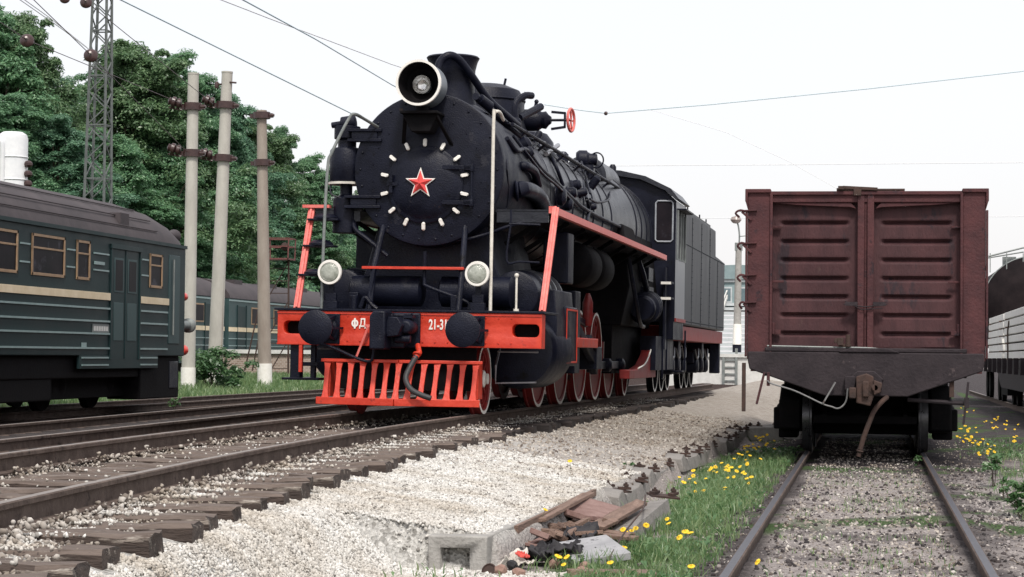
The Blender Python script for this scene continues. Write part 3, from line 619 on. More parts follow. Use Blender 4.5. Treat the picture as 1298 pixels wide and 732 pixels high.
def num(txt, x0, x1, z, h):
    o = textmesh('lettering', txt, WHT, LOC, .2, Matrix.Identity(4), .004, 1, .0045); vs = np.array([v.co for v in o.data.vertices]); a, c = vs.min(0), vs.max(0)
    o.data.transform(Matrix.Translation((x0, -.006, z-h/2)) @ Matrix(((1,0,0,0),(0,0,-1,0),(0,1,0,0),(0,0,0,1))) @ Matrix.Diagonal(((x1-x0)/(c[0]-a[0]), h/(c[1]-a[1]), 1, 1)) @ Matrix.Translation((-a[0], -a[1], 0)))
num('Д', -.650, -.565, 1.120, .13); num('21-31', .24, .462, 1.120, .13); num('25', .475, .56, 1.120, .13)
def letter_f(xm, z, w, h):
    b = MB(); n = 28; vs = []; fs = []
    for k in range(n):
        a = 2*math.pi*k/n; c, s = math.cos(a), math.sin(a)
        for q in (1.0, .52):
            for y in (-.012, -.002): vs.append((xm+c*w/2*(q if q == 1 else .50), y, z+s*h*.36*(q if q == 1 else .64)))
    for k in range(n):
        j = (k+1) % n
        for a_, c_ in ((0, 1), (1, 3), (3, 2), (2, 0)): fs.append((4*k+a_, 4*j+a_, 4*j+c_, 4*k+c_))
    b.add(vs, fs); P(b, 'lettering', WHT, smooth=False); P(MB().box(xm-.011, xm+.011, -.013, -.003, z-h/2, z+h/2), 'lettering', WHT)
letter_f(-.705, 1.120, .088, .13)
# buffers
for x in (-1.06, .785):
    P(MB().box(x-.17, x+.165, -.03, -.001, .86, 1.235), 'buffer_plate', BLK, bevel=.006)
    bf = P(MB().lathe((x, 0, 1.055), (0, -1, 0), [(.13, 0), (.13, .04), (.10, .06), (.085, .30), (.065, .30), (.065, .56)], 24), 'buffer', BLK)
    P(MB().lathe((x, -.545, 1.055), (0, -1, 0), [(.06, -.03), (.17, -.015), (.212, .0), (.215, .022), (.19, .035), (.1, .052), (0, .058)], 40), 'buffer_head', BLK, bf)
    b = MB()
    for a in range(0, 360, 60): b.bar((x+.2*math.cos(R(a)), -.02, 1.055+.17*math.sin(R(a))), (x+.07*math.cos(R(a)), -.34, 1.055+.07*math.sin(R(a))), .03, .03)
    P(b, 'buffer_rib', BLK, bf)
# coupler
cp = P(MB().box(-.45, .14, -.05, -.001, .82, 1.26).box(-.42, .0, -.30, -.05, .82, 1.24), 'coupler', BLK, bevel=.02)
P(MB().prism([(-.365, .80), (-.17, .80), (-.17, 1.27), (-.32, 1.27), (-.365, 1.2)], -.62, -.24), 'coupler_jaw', BLK, cp, bevel=.02)
P(MB().prism([(-.17, .95), (-.03, .97), (.02, 1.1), (-.04, 1.2), (-.16, 1.2), (-.2, 1.08)], -.52, -.2).lathe((.02, -.2, 1.08), (0, -1, 0), [(.10, -.15), (.10, .10), (.07, .16), (0, .17)], 16).lathe((-.12, -.3, .93), (1, 0, 0), [(.05, 0), (.05, .2)], 12), 'coupler_knuckle', BLK, cp, bevel=.012)
P(MB().sph((-.24, -.40, 1.10), .022, 8).box(-.14, .1, -.3, -.1, 1.19, 1.225).bar((-.15, -.3, 1.24), (.07, -.08, 1.16), .02, .02).bar((.1, -.3, 1.24), (-.1, -.1, 1.16), .02, .02), 'coupler_detail', BLK, cp)
P(MB().bar((-.515, -.08, 1.08), (-.66, -.14, .66), .045, .025).bar((-.56, -.08, 1.09), (-.46, -.08, 1.09), .03, .03), 'release_lever', REDP, bevel=.004)
P(MB().tube(smoothpath([(-1.25, -.10, .88), (-1.0, -.14, .83), (-.66, -.2, .70), (-.48, -.22, .65), (-.42, -.22, .68), (-.40, -.22, .82)], 5), .018, 8), 'release_rod', BLK)
# cow catcher, slightly pointed
cc = empty('cowcatcher', (0, 0, 0)); cc.parent = LOC
def vx(x, y0, dep): return y0-dep*(1-abs(x+.08)/1.05)
tb = MB()
for (xa, xb) in ((-1.10, -.08), (-.08, .94)):
    tb.bar((xa, vx(xa, -.06, .14), .655), (xb, vx(xb, -.06, .14), .655), .09, .04)
P(tb, 'top_bar', RED, cc, bevel=.006)
tb = MB()
for (xa, xb) in ((-1.12, -.08), (-.08, .94)):
    tb.bar((xa, vx(xa, -.20, .24), .155), (xb, vx(xb, -.20, .24), .155), .07, .09)
P(tb, 'bottom_bar', RED, cc, bevel=.006)
for i in range(13):
    x = -1.02+i*1.885/12; b = MB(); vs = []; fs = []
    for k, t in enumerate((0, .08, .2, .5, .8, .92, 1)):
        w = .029+.021*(abs(t-.5)*2)**4; lean = .0
        p0 = np.array((x, vx(x, -.07, .14), .645)); p1 = np.array((x+.02*(x < 0)-.01, vx(x, -.20, .24)-.01, .19)); p = p0+(p1-p0)*t
        for sx, sy in ((-1,-1),(1,-1),(1,1),(-1,1)): vs.append((p[0]+sx*w, p[1]+sy*.014, p[2]))
    for k in range(6):
        for j in range(4): fs.append((k*4+j, k*4+(j+1) % 4, (k+1)*4+(j+1) % 4, (k+1)*4+j))
    fs += [(0, 1, 2, 3), (27, 26, 25, 24)]; b.add(vs, fs); P(b, 'slat', RED, cc, bevel=.004)
P(MB().box(-1.06, -1.0, -.02, .25, .2, .63), 'side_bracket', RED, cc, bevel=.006); P(MB().box(.82, .88, -.02, .25, .2, .63), 'side_bracket', RED, cc, bevel=.006)
P(MB().box(-.95, .8, .22, .26, .3, .84), 'backing_plate', SHADEB, cc)
hs = P(MB().tube(smoothpath([Ly(527, 452, -.28), Ly(519, 466, -.36), Ly(514, 480, -.44), Ly(520, 493, -.5), Ly(532, 500, -.5), Ly(546, 505, -.5)], 6), .035, 12), 'brake_hose', RUBBER)
P(MB().tube([Ly(529, 438, -.1), Ly(531, 447, -.22), Ly(525, 455, -.3)], .035, 10).torus(Ly(528, 449, -.26), (0, -.6, -1), .04, .014), 'hose_elbow', RED, hs)
# smokebox and its front
SF = .78
P(MB().lathe((BX, SF, BZ), (0, 1, 0), [(0, 0), (.93, 0), (.975, .012), (.985, .04), (.985, 3.6), (0, 3.6)], 72), 'smokebox', BLK)
b = MB()
for k in range(26):
    a = 2*math.pi*k/26; b.sph((BX+.90*math.cos(a), SF, BZ+.90*math.sin(a)), .017, 8)
for k in range(20):
    a = 2*math.pi*(k+.5)/20; b.sph((.72*math.cos(a), SF, BZ-.05+.72*math.sin(a)), .011, 6)
P(b, 'rivets', BLK)
DZ = 2.92
dr = P(MB().lathe((-.02, SF-.004, DZ), (0, -1, 0), [(.50, -.01), (.50, .02), (.475, .035), (.455, .035), (.44, .045), (.36, .085), (.22, .115), (.1, .125), (0, .127)], 64), 'smokebox_door', BLK)
for k in range(14):
    a = 2*math.pi*k/14+math.pi/2; d = Vector((math.cos(a), 0, math.sin(a))); c0 = Vector((-.02, SF, DZ)); up = Vector((0, -1, 0))
    lg = MB().bar(c0+d*.50+up*.055, c0+d*.575+up*.045, .042, .04, up=(0, -1, 0)).sph(c0+d*.505+up*.055, .024, 8).sph(c0+d*.572+up*.04, .022, 8)
    P(lg, 'door_clamp', WHT, dr)
for z in (.215, -.235):
    hg = P(MB().box(.22, .60, SF-.10, SF-.07, DZ+z-.028, DZ+z+.028).box(.5, .62, SF-.1, SF, DZ+z-.035, DZ+z+.035).cyl((.60, SF-.07, DZ+z-.05), (.60, SF-.07, DZ+z+.05), .028, 10), 'door_hinge', BLK, dr, bevel=.006)
P(MB().cyl((.60, SF-.07, DZ-.3), (.60, SF-.07, DZ+.3), .014, 8).box(-.50, -.36, SF-.10, SF-.02, DZ-.02, DZ+.02).box(-.47, -.43, SF-.10, SF-.06, DZ-.11, DZ+.12), 'door_handle', BLK, dr)
def star(R0, y, thick, cx=-.05, cz=2.925):
    b = MB(); r0 = R0*.40
    pts = [((R0 if k % 2 == 0 else r0)*math.cos(math.pi/2+k*math.pi/5), (R0 if k % 2 == 0 else r0)*math.sin(math.pi/2+k*math.pi/5)) for k in range(10)]
    vs = [(cx+p[0], y, cz+p[1]) for p in pts]+[(cx, y-thick, cz)]+[(cx+p[0], y+.03, cz+p[1]) for p in pts]
    fs = [(k, (k+1) % 10, 10) for k in range(10)]+[(k, 11+k, 11+(k+1) % 10, (k+1) % 10) for k in range(10)]; return b.add(vs, fs)
st = P(star(.205, SF-.150, .004), 'star', WHT, dr, smooth=False)
P(star(.165, SF-.160, .045), 'star_relief', mat('star_red', (.62,.05,.05), (.70,.07,.06), 6, .35, 0, 0), dr, smooth=False)
# head lamp on its bracket
HX, HZ = -.02, 4.17; hy = .30
hl = P(MB().lathe((HX, hy, HZ), (0, 1, 0), [(.285, .0), (.285, .40), (.25, .50), (.12, .58), (0, .60)], 48, cap=False), 'head_lamp', mat('lamp_shell', (.10,.12,.14), (.16,.18,.20), 5, .4, .2, .1))
P(MB().lathe((HX, hy-.03, HZ), (0, 1, 0), [(.262, .03), (.262, 0), (.292, 0), (.292, .05), (.284, .055)], 48, ring=True), 'lamp_rim', WHT, hl)
P(MB().lathe((HX, hy, HZ), (0, 1, 0), [(.262, .0), (.24, .12), (.20, .22), (.115, .27), (.115, .28), (0, .28)][:5], 40, cap=False), 'lamp_hood', SHADEB, hl)
P(MB().lathe((HX, hy+.235, HZ), (0, 1, 0), [(.118, -.06), (.105, -.01), (.08, .02), (.05, .036), (.02, .04), (0, .04)], 32, cap=False), 'lamp_glass', MIRR, hl)
P(MB().prism([(HX-.24, HZ-.38), (HX+.22, HZ-.38), (HX+.12, HZ-.60), (HX-.12, HZ-.60)], .45, .80).box(HX-.25, HX+.24, .35, 1.0, HZ-.38, HZ-.345).bar((HX+.2, .45, HZ-.4), (HX+.34, .80, HZ-.75), .05, .03).bar((HX-.2, .45, HZ-.4), (HX-.3, .80, HZ-.72), .05, .03).cyl((HX, .55, HZ-.36), (HX, .55, HZ-.2), .09, 12), 'lamp_bracket', SHADEB, bevel=.008)
# lower lamps on stalks
for x in (-1.05, .835):
    lm = P(MB().lathe((x, .02, 1.755), (0, 1, 0), [(.148, .03), (.152, .06), (.13, .16), (.06, .22), (0, .23)], 32), 'front_lamp', BLK)
    P(MB().lathe((x, -.005, 1.755), (0, 1, 0), [(.126, .03), (.122, .0), (.150, .0), (.158, .03), (.152, .05)], 40, ring=True), 'lamp_rim', WHT, lm)
    P(MB().lathe((x, .0, 1.755), (0, -1, 0), [(.127, -.01), (.1, .012), (.05, .024), (0, .027)], 36).torus((x, -.012, 1.755), (0, 1, 0), .107, .003, 28, 5), 'lamp_glass', LENS, lm)
    P(MB().bar((x, .11, 1.30), (x, .11, 1.63), .07, .04).box(x-.09, x+.09, .05, .17, 1.30, 1.40).box(x-.07, x+.07, .08, .14, 1.40, 1.50), 'lamp_stalk', BLK, lm, bevel=.006)
# front platform fittings
P(MB().box(-.74, .58, .42, .66, 1.82, 1.845).bar((-.74, .42, 1.835), (.58, .42, 1.835), .02, .035), 'step_board', RED, bevel=.004)
for x0, x1 in ((-.60, -.50), (.55, .45)):
    P(MB().tube([(x0*1.0, .30, 1.3), (x0, .48, 1.83), (x1*1.12, .85, 2.45)], .038, 10), 'brace', BLK)
P(MB().tube(smoothpath([(.06, .5, 2.05), (.06, .5, 1.68), (.12, .48, 1.60), (.62, .4, 1.42), (.66, .35, 1.31)], 5), .022, 8).tube(smoothpath([(-.72, .3, 1.32), (-.66, .3, 1.45), (-.57, .3, 1.36), (-.50, .3, 1.31)], 5), .03, 8).bar((-.62, .3, 1.3), (-.58, .44, 1.82), .045, .045), 'front_pipe', BLK)
P(MB().lathe((-.95, .72, 1.55), (1, 0, 0), [(0, 0), (.14, .0), (.195, .03), (.195, .92), (.14, .95), (0, .96)], 32).lathe((.22, .72, 1.55), (1, 0, 0), [(0, 0), (.14, .0), (.195, .03), (.195, .92), (.14, .95), (0, .96)], 32), 'air_reservoir', BLK)
P(MB().box(-.9, -.78, .4, .5, 1.3, 1.52).cyl((-.82, .36, 1.3), (-.82, .36, 1.48), .05, 12), 'front_bracket', BLK, bevel=.01); P(MB().box(.42, .5, .4, .5, 1.3, 1.5), 'front_bracket', BLK, bevel=.01)
# white hand rails
P(MB().tube(smoothpath([(.985, .14, 1.30), (.985, .14, 2.6), (.985, .14, 3.70), (1.0, .16, 3.78), (1.03, .3, 3.79), (1.0, .7, 3.74)], 5), .021, 10), 'hand_rail', CREAM)
P(MB().tube(smoothpath([(-1.18, .14, 1.30), (-1.17, .14, 2.2), (-1.14, .15, 3.08), (-1.09, .16, 3.28), (-.90, .22, 3.70), (-.83, .26, 3.77), (-.76, .5, 3.73), (-.66, .78, 3.66)], 5), .02, 10), 'hand_rail', GALV)
P(MB().cyl((1.31, .14, 1.30), (1.31, .14, 1.73), .014, 8).sph((1.31, .14, 1.745), .03, 10).cyl((1.31, .14, 1.3), (1.31, .14, 1.33), .035, 10), 'marker_post', CREAM)
# red slanting posts and the running boards
for sx in (1, -1):
    x = 1.66 if sx > 0 else -1.55
    P(MB().bar((x-.03*sx, .20, 1.30), (x, .92, 2.64), .085, .04, up=(0, 1, 0)).bar((x-.03*sx, .20, 1.30), (x, .92, 2.64), .03, .09, up=(0, 1, 0)), 'slanted_post', REDP, bevel=.004)
    rb = P(MB().box(*sorted((.88*sx, 1.57*sx)), .90, 14.6, 2.585, 2.615).box(*sorted((.9*sx, 1.57*sx)), .9, .93, 2.45, 2.6), 'running_board', BLK2)
    P(MB().box(*sorted((1.572*sx, (1.64 if sx > 0 else 1.60)*sx)), .90, 14.0, 2.57, 2.66), 'board_edge', REDP, rb)
    for y in np.arange(1.5, 14.5, 1.5): P(MB().bar((.9*sx, y, 2.2), (1.5*sx, y, 2.58), .03, .06), 'board_bracket', SHADEB, rb)
for z, y in ((1.72, .42), (2.10, .62), (2.45, .8)):
    P(MB().box(-1.56, -1.15, y-.08, y+.14, z, z+.025).lathe((-1.35, y+.05, z), (0, 0, 1), [(.16, .02), (.16, .05), (.1, .09)], 14), 'side_step', BLK, bevel=.004)
P(MB().box(-1.66, -1.3, .84, .95, 2.62, 2.66), 'side_step', REDP)
# stack, pipes on top
P(MB().lathe((BX-.02, 2.25, 3.9), (0, 0, 1), [(.50, .10), (.40, .17), (.33, .21), (.31, .30), (.30, .45), (.305, .68), (.335, .80), (.36, .85), (.34, .87), (.30, .82), (.27, .4)], 40, cap=False), 'chimney', BLK)
P(MB().tube(smoothpath([(-.08, 1.72, 4.15), (-.09, 1.70, 4.45), (-.06, 1.72, 4.63), (.05, 1.75, 4.72), (.16, 1.85, 4.68), (.28, 2.0, 4.52), (.48, 2.35, 4.20), (.66, 2.7, 4.02), (.75, 3.1, 3.93)], 6), .052, 14), 'blower_pipe', BLK)
P(MB().tube([Ly(600, 122, 1.5), Ly(640, 158, 2.6), Ly(660, 176, 3.4)], .05, 10).lathe(Ly(605, 125, 1.6), (.5, .8, -.4), [(.07, 0), (.07, .22)], 12), 'steam_pipe', BLK)
# boiler barrel, bands, firebox
P(MB().lathe((BX, 4.38, BZ), (0, 1, 0), [(0, 0), (.96, 0), (.96, 7.2), (1.12, 8.8), (1.12, 11.5), (0, 11.5)], 64), 'boiler', BLK2)
for y in (4.5, 5.6, 6.7, 7.8, 8.9, 10.0, 11.1): P(MB().torus((BX, y, BZ), (0, 1, 0), .962, .018, 64, 6), 'boiler_band', BLK)
for y in (13.3, 14.1, 14.9, 15.6): P(MB().torus((BX, y, BZ), (0, 1, 0), 1.125, .018, 64, 6), 'boiler_band', BLK)
P(MB().prism([(-1.12, 3.1), (-1.25, 2.0), (-1.1, 1.3), (1.1, 1.3), (1.25, 2.0), (1.12, 3.1)], 11.6, 15.86), 'firebox', SHADEB, bevel=.03)  # shade on the lower firebox is put into its colour
P(MB().box(-.95, .95, 11.6, 15.8, .45, 1.3), 'ash_gap_filler', SHADEB)  # box added to keep the gap behind the ash pan dark
# domes and top gear
P(MB().lathe((.06, 4.2, 3.95), (0, 0, 1), [(.72, -.1), (.60, .05), (.57, .15), (.57, .46), (.50, .60), (.30, .68), (0, .70)], 40).torus((.06, 4.2, 4.40), (0, 0, 1), .572, .018, 36, 6), 'steam_dome', BLK)
vl = P(MB().lathe((.45, 4.7, 4.18), (1, 0, 0), [(0, 0), (.16, .0), (.16, .30), (.12, .36), (.13, .42), (.08, .46), (.05, .5), (0, .5)], 20), 'steam_valve', BLK)
P(MB().bar((.95, 4.7, 4.30), (1.16, 4.7, 4.28), .03, .035).bar((.95, 4.7, 4.05), (1.16, 4.7, 4.08), .03, .035).bar((1.15, 4.7, 4.07), (1.15, 4.7, 4.29), .03, .03).cyl((.85, 4.7, 4.18), (1.24, 4.7, 4.18), .02, 8), 'valve_yoke', BLK, vl)
hw = MB().torus((1.24, 4.7, 4.18), (1, -.15, 0), .165, .02, 28, 8)
for a in (0, 60, 120): hw.bar((1.24, 4.7-.15*math.cos(R(a)), 4.18-.15*math.sin(R(a))), (1.24, 4.7+.15*math.cos(R(a)), 4.18+.15*math.sin(R(a))), .022, .02)
P(hw, 'hand_wheel', REDP, vl)
P(MB().tube(smoothpath([(.62, 3.6, 4.05), (.62, 3.62, 4.30), (.72, 3.75, 4.42), (.80, 3.9, 4.44)], 5), .05, 10).tube([(.66, 3.7, 4.10), (.86, 4.3, 4.33)], .055, 10).lathe((.62, 3.6, 3.95), (0, 0, 1), [(.09, 0), (.09, .1), (.06, .14)], 12), 'valve_pipe', BLK)
for p in ((.2, 4.0, 4.68), (.5, 4.5, 4.60), (.62, 4.7, 4.48), (.70, 4.9, 4.38), (.3, 4.9, 4.66)):
    pass
P(MB().cyl((.30, 4.3, 4.55), (.34, 4.3, 4.74), .018, 8), 'safety_tap', BLK); P(MB().cyl((.55, 4.6, 4.4), (.58, 4.6, 4.58), .02, 8), 'safety_tap', BLK); P(MB().cyl((.66, 4.85, 4.3), (.70, 4.85, 4.46), .024, 8).sph((.70, 4.85, 4.47), .035, 8), 'safety_tap', BLK)
P(MB().lathe((0, 7.6, 3.95), (0, 0, 1), [(.62, -.1), (.52, .06), (.50, .2), (.40, .33), (.2, .38), (0, .39)], 32), 'sand_dome', BLK)
tg = Ly(744, 202, 10.5)
P(MB().lathe((tg[0]-.22, tg[1], tg[2]), (1, .2, 0), [(0, 0), (.12, .0), (.16, .05), (.16, .18), (.11, .22), (.10, .36), (0, .38)], 20).torus(Ly(754, 203, 10.5), (.3, 1, 0), .13, .014, 24, 6).box(tg[0]-.1, tg[0]+.1, tg[1]-.1, tg[1]+.1, tg[2]-.35, tg[2]-.1), 'turbo_generator', BLK)
P(MB().lathe((.30, 12.3, 3.99), (0, 1, 0), [(0, 0), (.34, 0), (.40, .05), (.40, 2.0), (.34, 2.05), (0, 2.05)], 30), 'top_casing', BLK2)
for x, y, z0, z1, r_ in ((.25, 13.0, 4.3, 4.5, .06), (.45, 15.0, 4.25, 4.46, .07), (.0, 11.6, 4.0, 4.38, .12)): P(MB().lathe((x, y, z0), (0, 0, 1), [(r_, 0), (r_, z1-z0-.05), (r_*.6, z1-z0), (0, z1-z0)], 12), 'safety_valve', BLK)
# long rods and pipes along the visible boiler side
def ang(a, y, r=1.0): return (BX+r*math.cos(R(a)), y, BZ+r*math.sin(R(a)))
def onb(px, py, off=.05):
    """point of the boiler side seen at a pixel"""
    a = np.array(w2l(_E)); d = np.array(w2l(_E+_ray(px, py)))-a; rr = .96+off
    A = d[0]**2+d[2]**2; B = 2*(a[0]*d[0]+(a[2]-BZ)*d[2]); C = a[0]**2+(a[2]-BZ)**2-rr*rr; D = B*B-4*A*C
    t = (-B-math.sqrt(max(D, 0)))/(2*A); return tuple(a+d*t)
hr = [ang(42, y, 1.10) for y in (2.2, 5, 9, 13, 15.5)]
P(MB().tube(hr, .026, 8).tube([ang(47, y, 1.06) for y in (2.4, 6, 10, 15.5)], .02, 8).tube([ang(52, y, 1.04) for y in (3.0, 6, 9.5, 12.5)], .024, 8), 'control_rod', BLK)
for y in np.arange(3.2, 15.5, 1.7): P(MB().cyl(ang(42, y, .95), ang(42, y, 1.13), .02, 8), 'rod_bracket', BLK)
P(MB().tube(smoothpath([onb(650, 243, .0), onb(660, 239, .13), onb(674, 243, .16), onb(684, 253, .16), onb(688, 266, .12)], 6), .105, 16).torus(onb(653, 242, .08), (.9, .2, .1), .12, .02, 18, 6), 'steam_elbow', BLK)
P(MB().tube(smoothpath([onb(655, 211, .0), onb(664, 210, .1), onb(675, 217, .12), onb(680, 234, .1)], 6), .06, 12), 'steam_elbow', BLK)
P(MB().tube(smoothpath([onb(640, 175, .06), onb(652, 190, .08), onb(665, 190, .1), onb(682, 212, .1), onb(700, 228, .1), onb(722, 250, .1), onb(745, 268, .1), onb(790, 290, .1), onb(812, 300, .1)], 6), .034, 10), 'feed_pipe', BLK)
P(MB().tube(smoothpath([onb(648, 172, .08), onb(668, 198, .13), onb(686, 220, .13), onb(705, 236, .13), onb(730, 262, .08)], 6), .022, 8).tube(smoothpath([onb(672, 188, .05), onb(684, 180, .07), onb(700, 205, .06), onb(712, 235, .06)], 6), .028, 8).tube(smoothpath([onb(642, 160, .05), onb(640, 200, .04), onb(642, 240, .04), onb(640, 262, .04), onb(632, 268, .04)], 6), .012, 6), 'oil_pipe', BLK)
for px, py, r_ in ((657, 186, .10), (660, 196, .08), (702, 248, .14), (711, 258, .10), (676, 178, .06), (722, 236, .08), (730, 245, .07), (716, 245, .09), (742, 262, .06)):
    q_ = Vector(onb(px, py, .0)); d = Vector((q_.x, 0, q_.z-BZ)).normalized(); P(MB().lathe(q_, d, [(r_*1.2, -.05), (r_*1.2, .03), (r_, .05), (r_, .12), (r_*.6, .16), (0, .17)], 14), 'boiler_fitting', BLK)
P(MB().tube([onb(729, 205, .05), onb(742, 252, .1)], .03, 8).tube([onb(735, 205, .05), onb(746, 245, .1)], .018, 8).tube(smoothpath([onb(752, 215, .03), onb(768, 235, .06), onb(770, 252, .06), onb(756, 256, .06), onb(746, 252, .1)], 5), .02, 8).lathe(onb(746, 238, .03), (.6, 0, .8), [(.07, 0), (.07, .2), (.03, .24)], 12).tube(smoothpath([onb(742, 252, .1), onb(745, 265, .1), onb(742, 280, .15)], 4), .03, 8), 'check_valve', BLK)
P(MB().sph(onb(712, 196, .1), .04, 8).sph(onb(718, 200, .1), .03, 8).tube([onb(690, 195, .06), onb(705, 184, .1)], .035, 8).lathe(onb(687, 186, .02), (.6, -.3, .7), [(.075, 0), (.075, .06)], 10), 'valve_knob', STEEL)
# feed pump on the far side of the smokebox
P(MB().lathe((-1.12, 1.0, 2.95), (0, 0, 1), [(0, 0), (.20, 0), (.22, .03), (.22, .42), (.20, .45), (.12, .47), (.12, .56), (.17, .58), (.17, .74), (0, .76)], 24).box(-1.05, -.6, .74, .86, 3.60, 3.64).box(-1.05, -.6, .74, .86, 3.47, 3.51).box(-1.0, -.66, .76, .84, 3.51, 3.60).box(-1.08, -.6, .74, .86, 2.74, 2.78).box(-1.08, -.6, .74, .86, 2.61, 2.65).box(-1.0, -.66, .76, .84, 2.65, 2.74).lathe((-1.12, 1.0, 2.3), (0, 0, 1), [(0, 0), (.17, 0), (.17, .45), (.08, .5), (.08, .66)], 20).lathe((-1.2, .95, 3.72), (1, 0, .15), [(.04, -.12), (.04, 0), (.09, .02), (.09, .2), (0, .22)], 12), 'air_pump', BLK, bevel=.006)
P(MB().lathe((-1.12, 1.0, 2.93), (0, 0, 1), [(.2, 0), (.235, .0), (.235, .03), (.2, .03)], 24, ring=True), 'pump_ring', CREAM)
P(MB().tube(smoothpath([(-1.0, .95, 2.5), (-.95, .85, 2.35), (-.75, .8, 2.2), (-.5, .8, 2.0)], 5), .03, 8).tube(smoothpath([(-1.3, .9, 2.95), (-1.28, .85, 2.8), (-1.15, .85, 2.75)], 5), .012, 6), 'pump_pipe', BLK)
# handrail / pipe along right front, below the smokebox
P(MB().tube(smoothpath([(.0, .82, 2.20), (.45, .85, 2.22), (.78, .9, 2.30), (1.05, .9, 2.40), (1.5, .95, 2.52)], 5), .022, 8).tube(smoothpath([(1.12, .7, 2.6), (1.12, .7, 2.42), (1.08, .68, 1.95), (1.25, .68, 1.94), (1.5, .68, 1.93)], 4), .014, 8).tube([(1.1, .7, 2.42), (1.5, .7, 2.41)], .014, 8), 'front_piping', BLK)
# valve chest and cylinders on both sides
for sx in (1, -1):
    x = 1.14*sx
    vc = P(MB().lathe((x, .95, 1.53), (0, 1, 0), [(0, 0), (.27, 0), (.30, .02), (.30, .5), (.33, .52), (.33, 1.0), (.30, 1.02), (.30, 1.9), (0, 1.92)], 36), 'valve_chest', BLK)
    b = MB()
    for y in (1.7, 2.15, 2.6): b.lathe((x, y, 1.53), (0, 1, 0), [(.30, 0), (.355, .02), (.355, .10), (.30, .12)], 32)
    P(b, 'chest_flange', BLK2, vc)
    P(MB().lathe((x, 1.15, .82), (0, 1, 0), [(0, 0), (.36, 0), (.46, .06), (.50, .16), (.50, 1.5), (.42, 1.6), (0, 1.62)], 40).prism([(x-.4*sx, .8), (x+.46*sx, .8), (x+.46*sx, 1.2), (x+.42*sx, 1.62), (x-.4*sx, 1.62)], 1.5, 3.0), 'cylinder', BLK, bevel=.012)
    X0, X1 = sorted((1.606*sx, 1.615*sx))
    lp = P(MB().box(*sorted((1.40*sx, 1.605*sx)), 2.25, 3.25, .62, 1.42), 'cylinder_casing', BLK, bevel=.02)
    P(MB().box(X0, X1, 2.28, 2.305, .66, 1.39).box(X0, X1, 3.19, 3.215, .66, 1.39).box(X0, X1, 2.305, 3.19, 1.365, 1.39).box(X0, X1, 2.305, 3.19, .66, .685), 'red_lining', RED, lp)
    P(MB().box(*sorted((1.15*sx, 1.5*sx)), 3.0, 3.5, 1.75, 2.45), 'lubricator_box', BLK, bevel=.02)
    P(MB().tube([(.98*sx, .95, .92), (.98*sx, .6, .62), (.98*sx, .6, .40), (1.5*sx, .6, .42)], .014, 6).tube([(1.0*sx, .6, .80), (1.52*sx, .6, .80)], .014, 6), 'stirrup', STEEL)
    # air tank
    for y in (5.2, 6.6):
        P(MB().lathe((1.18*sx, y, 2.12), (0, 1, 0), [(0, -.02), (.2, 0), (.31, .08), (.33, .12), (.33, 1.1), (.31, 1.14), (.2, 1.22), (0, 1.24)], 30), 'air_tank', SHADEB)  # tank colour carries the shade under the running board
# wheels
def wheel(name, x, y, r, sx, parent, spokes=13, counter=True):
    e = empty(name, (0, 0, 0)); e.parent = parent
    xo = x*sx-.05; ax = (sx, 0, 0)
    ty = P(MB().lathe((xo-.13*sx, y, r), ax, [(r-.075, 0), (r+.028, 0), (r+.028, .03), (r, .04), (r-.004, .13), (r-.062, .132), (r-.075, .12)], 56, ring=True), 'tyre', DRED, e)
    P(MB().lathe((xo+.0025*sx, y, r), ax, [(r-.045, 0), (r-.003, 0), (r-.003, .003), (r-.045, .003)], 56, ring=True), 'white_rim', WHT, e)
    b = MB().lathe((xo-.10*sx, y, r), ax, [(r-.12, 0), (r-.06, 0), (r-.06, .07), (r-.12, .07)], 48, ring=True)
    for k in range(spokes):
        a = 2*math.pi*k/spokes; b.bar((xo-.07*sx, y+.08*math.cos(a), r+.08*math.sin(a)), (xo-.065*sx, y+(r-.09)*math.cos(a), r+(r-.09)*math.sin(a)), .05, .055, up=(1, 0, 0))
    if counter and r > .6:
        b.prism([(y+q*math.cos(R(a)), r+q*math.sin(R(a))) for q, a in [(r-.09, t) for t in range(200, 341, 14)]+[(r*.45, 320), (r*.45, 220)]], *sorted((xo-.10*sx, xo-.02*sx)), axis='x')
    P(b, 'spokes', DRED, e)
    P(MB().lathe((xo-.14*sx, y, r), ax, [(r*.24, 0), (r*.24, .14), (r*.15, .16), (r*.15, .19), (0, .19)], 24), 'hub', WHT if r < .6 else DRED, e)
    P(MB().cyl((-.05, y, r), (xo-.1*sx, y, r), .09, 14), 'axle', SHADEB, e)
    return e
WY = [4.8, 6.8, 8.75, 10.6, 12.3]
